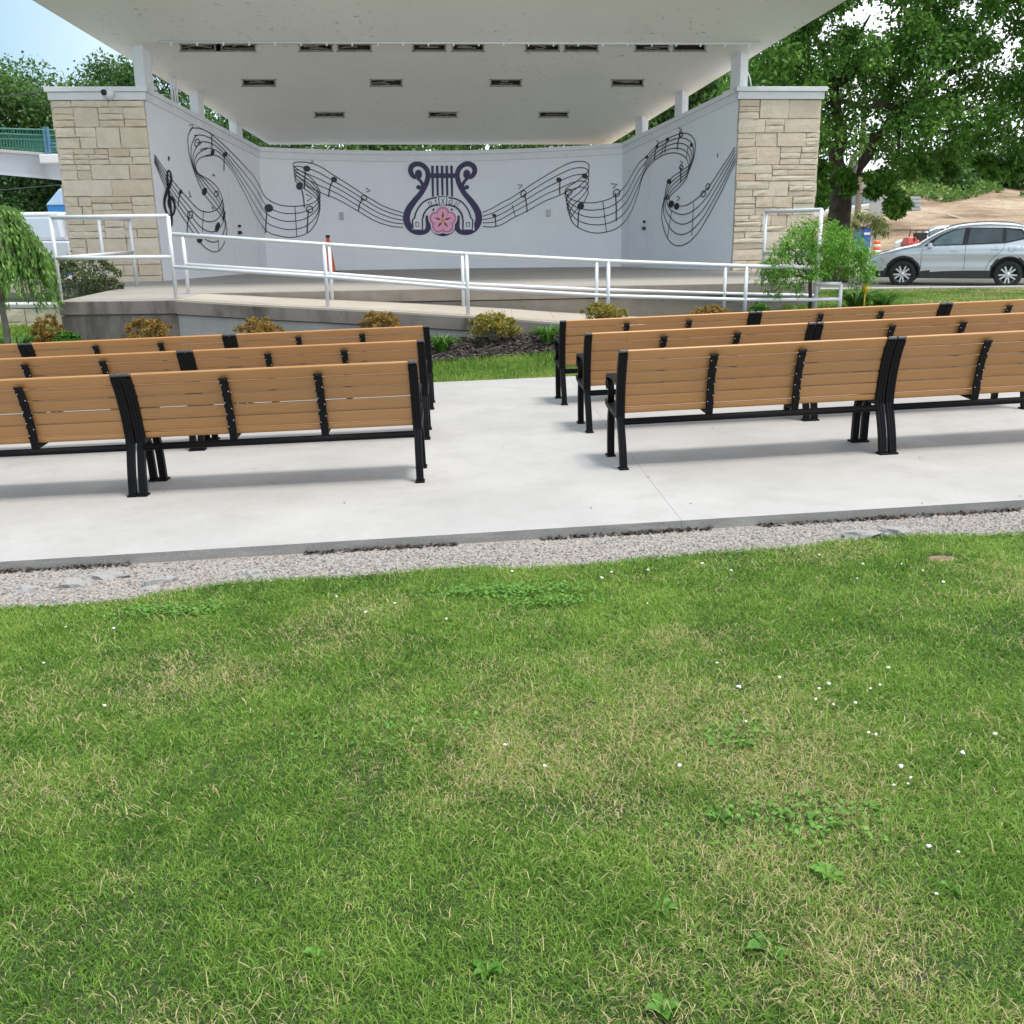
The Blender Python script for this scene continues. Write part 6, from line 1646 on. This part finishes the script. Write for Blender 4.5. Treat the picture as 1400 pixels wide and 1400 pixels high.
# ------------------------------------------------------------------ footbridge at left
Yb0, Yb1 = 40.0, 43.0
def rowz(px, py, px2, py2, n=2): return at(px, py, Yb0), at(px2, py2, Yb1)
t = thing('footbridge', 'pale girder footbridge with green picket railing at the far left', 'bridge', at(40, 225, 41))
def span(py_l, py_r, ext=26):      # line along the bridge through two photo heights, lengthened to both sides
    a, c = at(0, py_l, Yb0), at(80, py_r, Yb1); d = (c-a); return a-d*2.2, c+d*1.4
b = MB(); a, c = span(208, 214); a2, c2 = span(235, 242.5); th = Vector((.0, .5, 0)); b.prism([a, c, c2, a2], (0, .35, 0)); b.build('girder', M['girder'], t)
b = MB(); b.prism([a2+Vector((0, -.12, -.1)), c2+Vector((0, -.12, -.1)), c2+Vector((0, -.12, 0)), a2+Vector((0, -.12, 0))], (0, .7, 0)); b.build('bottom_flange', M['girder'], t)
b = MB(); a3, c3 = span(204, 210.5); b.prism([a+Vector((0, -.25, 0)), c+Vector((0, -.25, 0)), c3+Vector((0, -.25, 0)), a3+Vector((0, -.25, 0))], (0, 3.2, 0)); b.build('deck', M['kerb'], t)
r0, r1 = span(176, 178.5); m0, m1 = span(183, 186)
b = MB()
for A_, B_ in ((r0, r1), (m0, m1), (a3+Vector((0, 0, .06)), c3+Vector((0, 0, .06)))): b.tube([A_+Vector((0, -.1, 0)), B_+Vector((0, -.1, 0))], .035, 6); b.tube([A_+Vector((0, 2.7, 0)), B_+Vector((0, 2.7, 0))], .035, 6)
N = 96
for i in range(N):
    u = (i+.5)/N; lo, hi = a3.lerp(c3, u), r0.lerp(r1, u)
    for dy in (-.1, 2.7): b.box(((lo.x+hi.x)/2, lo.y+dy, (lo.z+hi.z)/2), (.03, .03, hi.z-lo.z))
b.build('picket_railing', M['steelgreen'], t)
for px in (61, 66):
    hi = at(px, 174, 42.1); lo = at(px, 213, 42.1); b = MB(); b.box((hi.x, 42.0, (hi.z+lo.z)/2), (.08, .08, hi.z-lo.z)); b.build('gate_post', M['steelblue'], t)
b = MB()
for py in (196, 201): 
    a, c = at(62, py, 42), at(92, py, 42); b.tube([a, c], .03, 6)
b.build('gate_bar', M['steelblue'], t)
b = MB(); a = at(64, 214, 41.8); b.box((a.x+.9, 41.8, a.z-.12), (1.9, 1.2, .32)); b.build('bearing_ledge', M['trim'], t, bevel=.03)
# blue cabin behind the silver vehicle
p = at(88, 330, 31); zt_ = at(85, 281, 31).z; g_ = ground(p.x, 31)
t = thing('blue_cabin', 'bright blue cabin with a pale sloping roof behind the silver vehicle and left pillar', 'cabin', (p.x+.4, 31, g_))
b = MB(); b.box((p.x+.38, 31, (g_+zt_)/2), (1.05, 1.1, zt_-g_)); b.build('walls', M['bluebright'], t, bevel=.03)
b = MB(); rz_ = zt_; xx = p.x-.16
b.prism([(xx, 30.4, rz_), (xx, 31.6, rz_), (xx+.45, 31.6, rz_+.45), (xx+.45, 30.4, rz_+.45)], (0.7, 0, 0)); b.build('roof', M['bluepale'], t, bevel=.03)
b = MB(); z_ = at(80, 318, 31).z; b.box((p.x-.2, 30.7, z_), (.22, .5, .9)); b.build('side_box', M['bluebright'], t, bevel=.03)
b = MB(); b.box((p.x+.35, 30.44, (g_+zt_)/2+.35), (.5, .02, .9)); b.build('dark_interior_plate', M['black'], t)  # flat black plate standing in for the shaded inside of the cabin
# overhead wires at left
for (py0, py1, Y, lab) in ((131, 122, 30, 'thin overhead cable running to the left stone pillar cap'), (258, 252, 34, 'thin cable low under the footbridge')):
    a, c = at(-60, py0+2, Y), at(90, py1, Y-6); b = MB(); b.tube([a, a.lerp(c, .5)-Vector((0, 0, .06)), c], .012, 5); tag(b.build('overhead_cable', M['cable']), lab, 'cable')

# ------------------------------------------------------------------ light
SUN_EL, SUN_AZ = 73, 115           # degrees; azimuth measured from +Y towards +X
w = bpy.data.worlds.new('World'); SC.world = w; w.use_nodes = True
nt = w.node_tree; bgn = nt.nodes['Background']
sky = nt.nodes.new('ShaderNodeTexSky'); sky.sky_type = 'NISHITA'; sky.sun_disc = False
sky.sun_elevation = R(SUN_EL); sky.sun_rotation = R(SUN_AZ); sky.air_density = 1.0; sky.dust_density = 1.5
tc = nt.nodes.new('ShaderNodeTexCoord'); mp = nt.nodes.new('ShaderNodeMapping'); mp.inputs['Scale'].default_value = (1, 1, 2.2)
nz = nt.nodes.new('ShaderNodeTexNoise'); nz.inputs['Scale'].default_value = 1.6; nz.inputs['Detail'].default_value = 7; nz.inputs['Roughness'].default_value = .55
nt.links.new(tc.outputs['Generated'], mp.inputs[0]); nt.links.new(mp.outputs[0], nz.inputs['Vector'])
cm_ = ramp(nt, nz.outputs['Fac'], [(.34, (.30,)*3), (.60, (1, 1, 1))])
sx_ = nt.nodes.new('ShaderNodeSeparateXYZ'); nt.links.new(tc.outputs['Generated'], sx_.inputs[0])
mr = nt.nodes.new('ShaderNodeMapRange'); mr.inputs[1].default_value = -.42; mr.inputs[2].default_value = .0; mr.inputs[3].default_value = .08; mr.inputs[4].default_value = 1.0
nt.links.new(sx_.outputs[0], mr.inputs[0])
cm_ = mixc(nt, 1.0, cm_, mr.outputs[0], 'MULTIPLY')
clr_ = mixc(nt, .75, sky.outputs[0], (2.7, 4.5, 5.5))
col = mixc(nt, cm_, clr_, (12.0, 12.4, 13.2))
nt.links.new(col, bgn.inputs[0]); bgn.inputs[1].default_value = .10
sl = bpy.data.lights.new('sun', 'SUN'); sl.energy = 2.2; sl.angle = R(17); sl.color = (1, .96, .90)
so_ = bpy.data.objects.new('sun', sl); COL.objects.link(so_)
dv = Vector((math.sin(R(SUN_AZ))*math.cos(R(SUN_EL)), math.cos(R(SUN_AZ))*math.cos(R(SUN_EL)), math.sin(R(SUN_EL))))
so_.rotation_euler = dv.to_track_quat('Z', 'Y').to_euler(); so_.location = dv*50
SC.view_settings.view_transform = 'Standard'; SC.view_settings.look = 'None'; SC.view_settings.exposure = 0.68; SC.view_settings.gamma = 1
SC.render.engine = 'CYCLES'
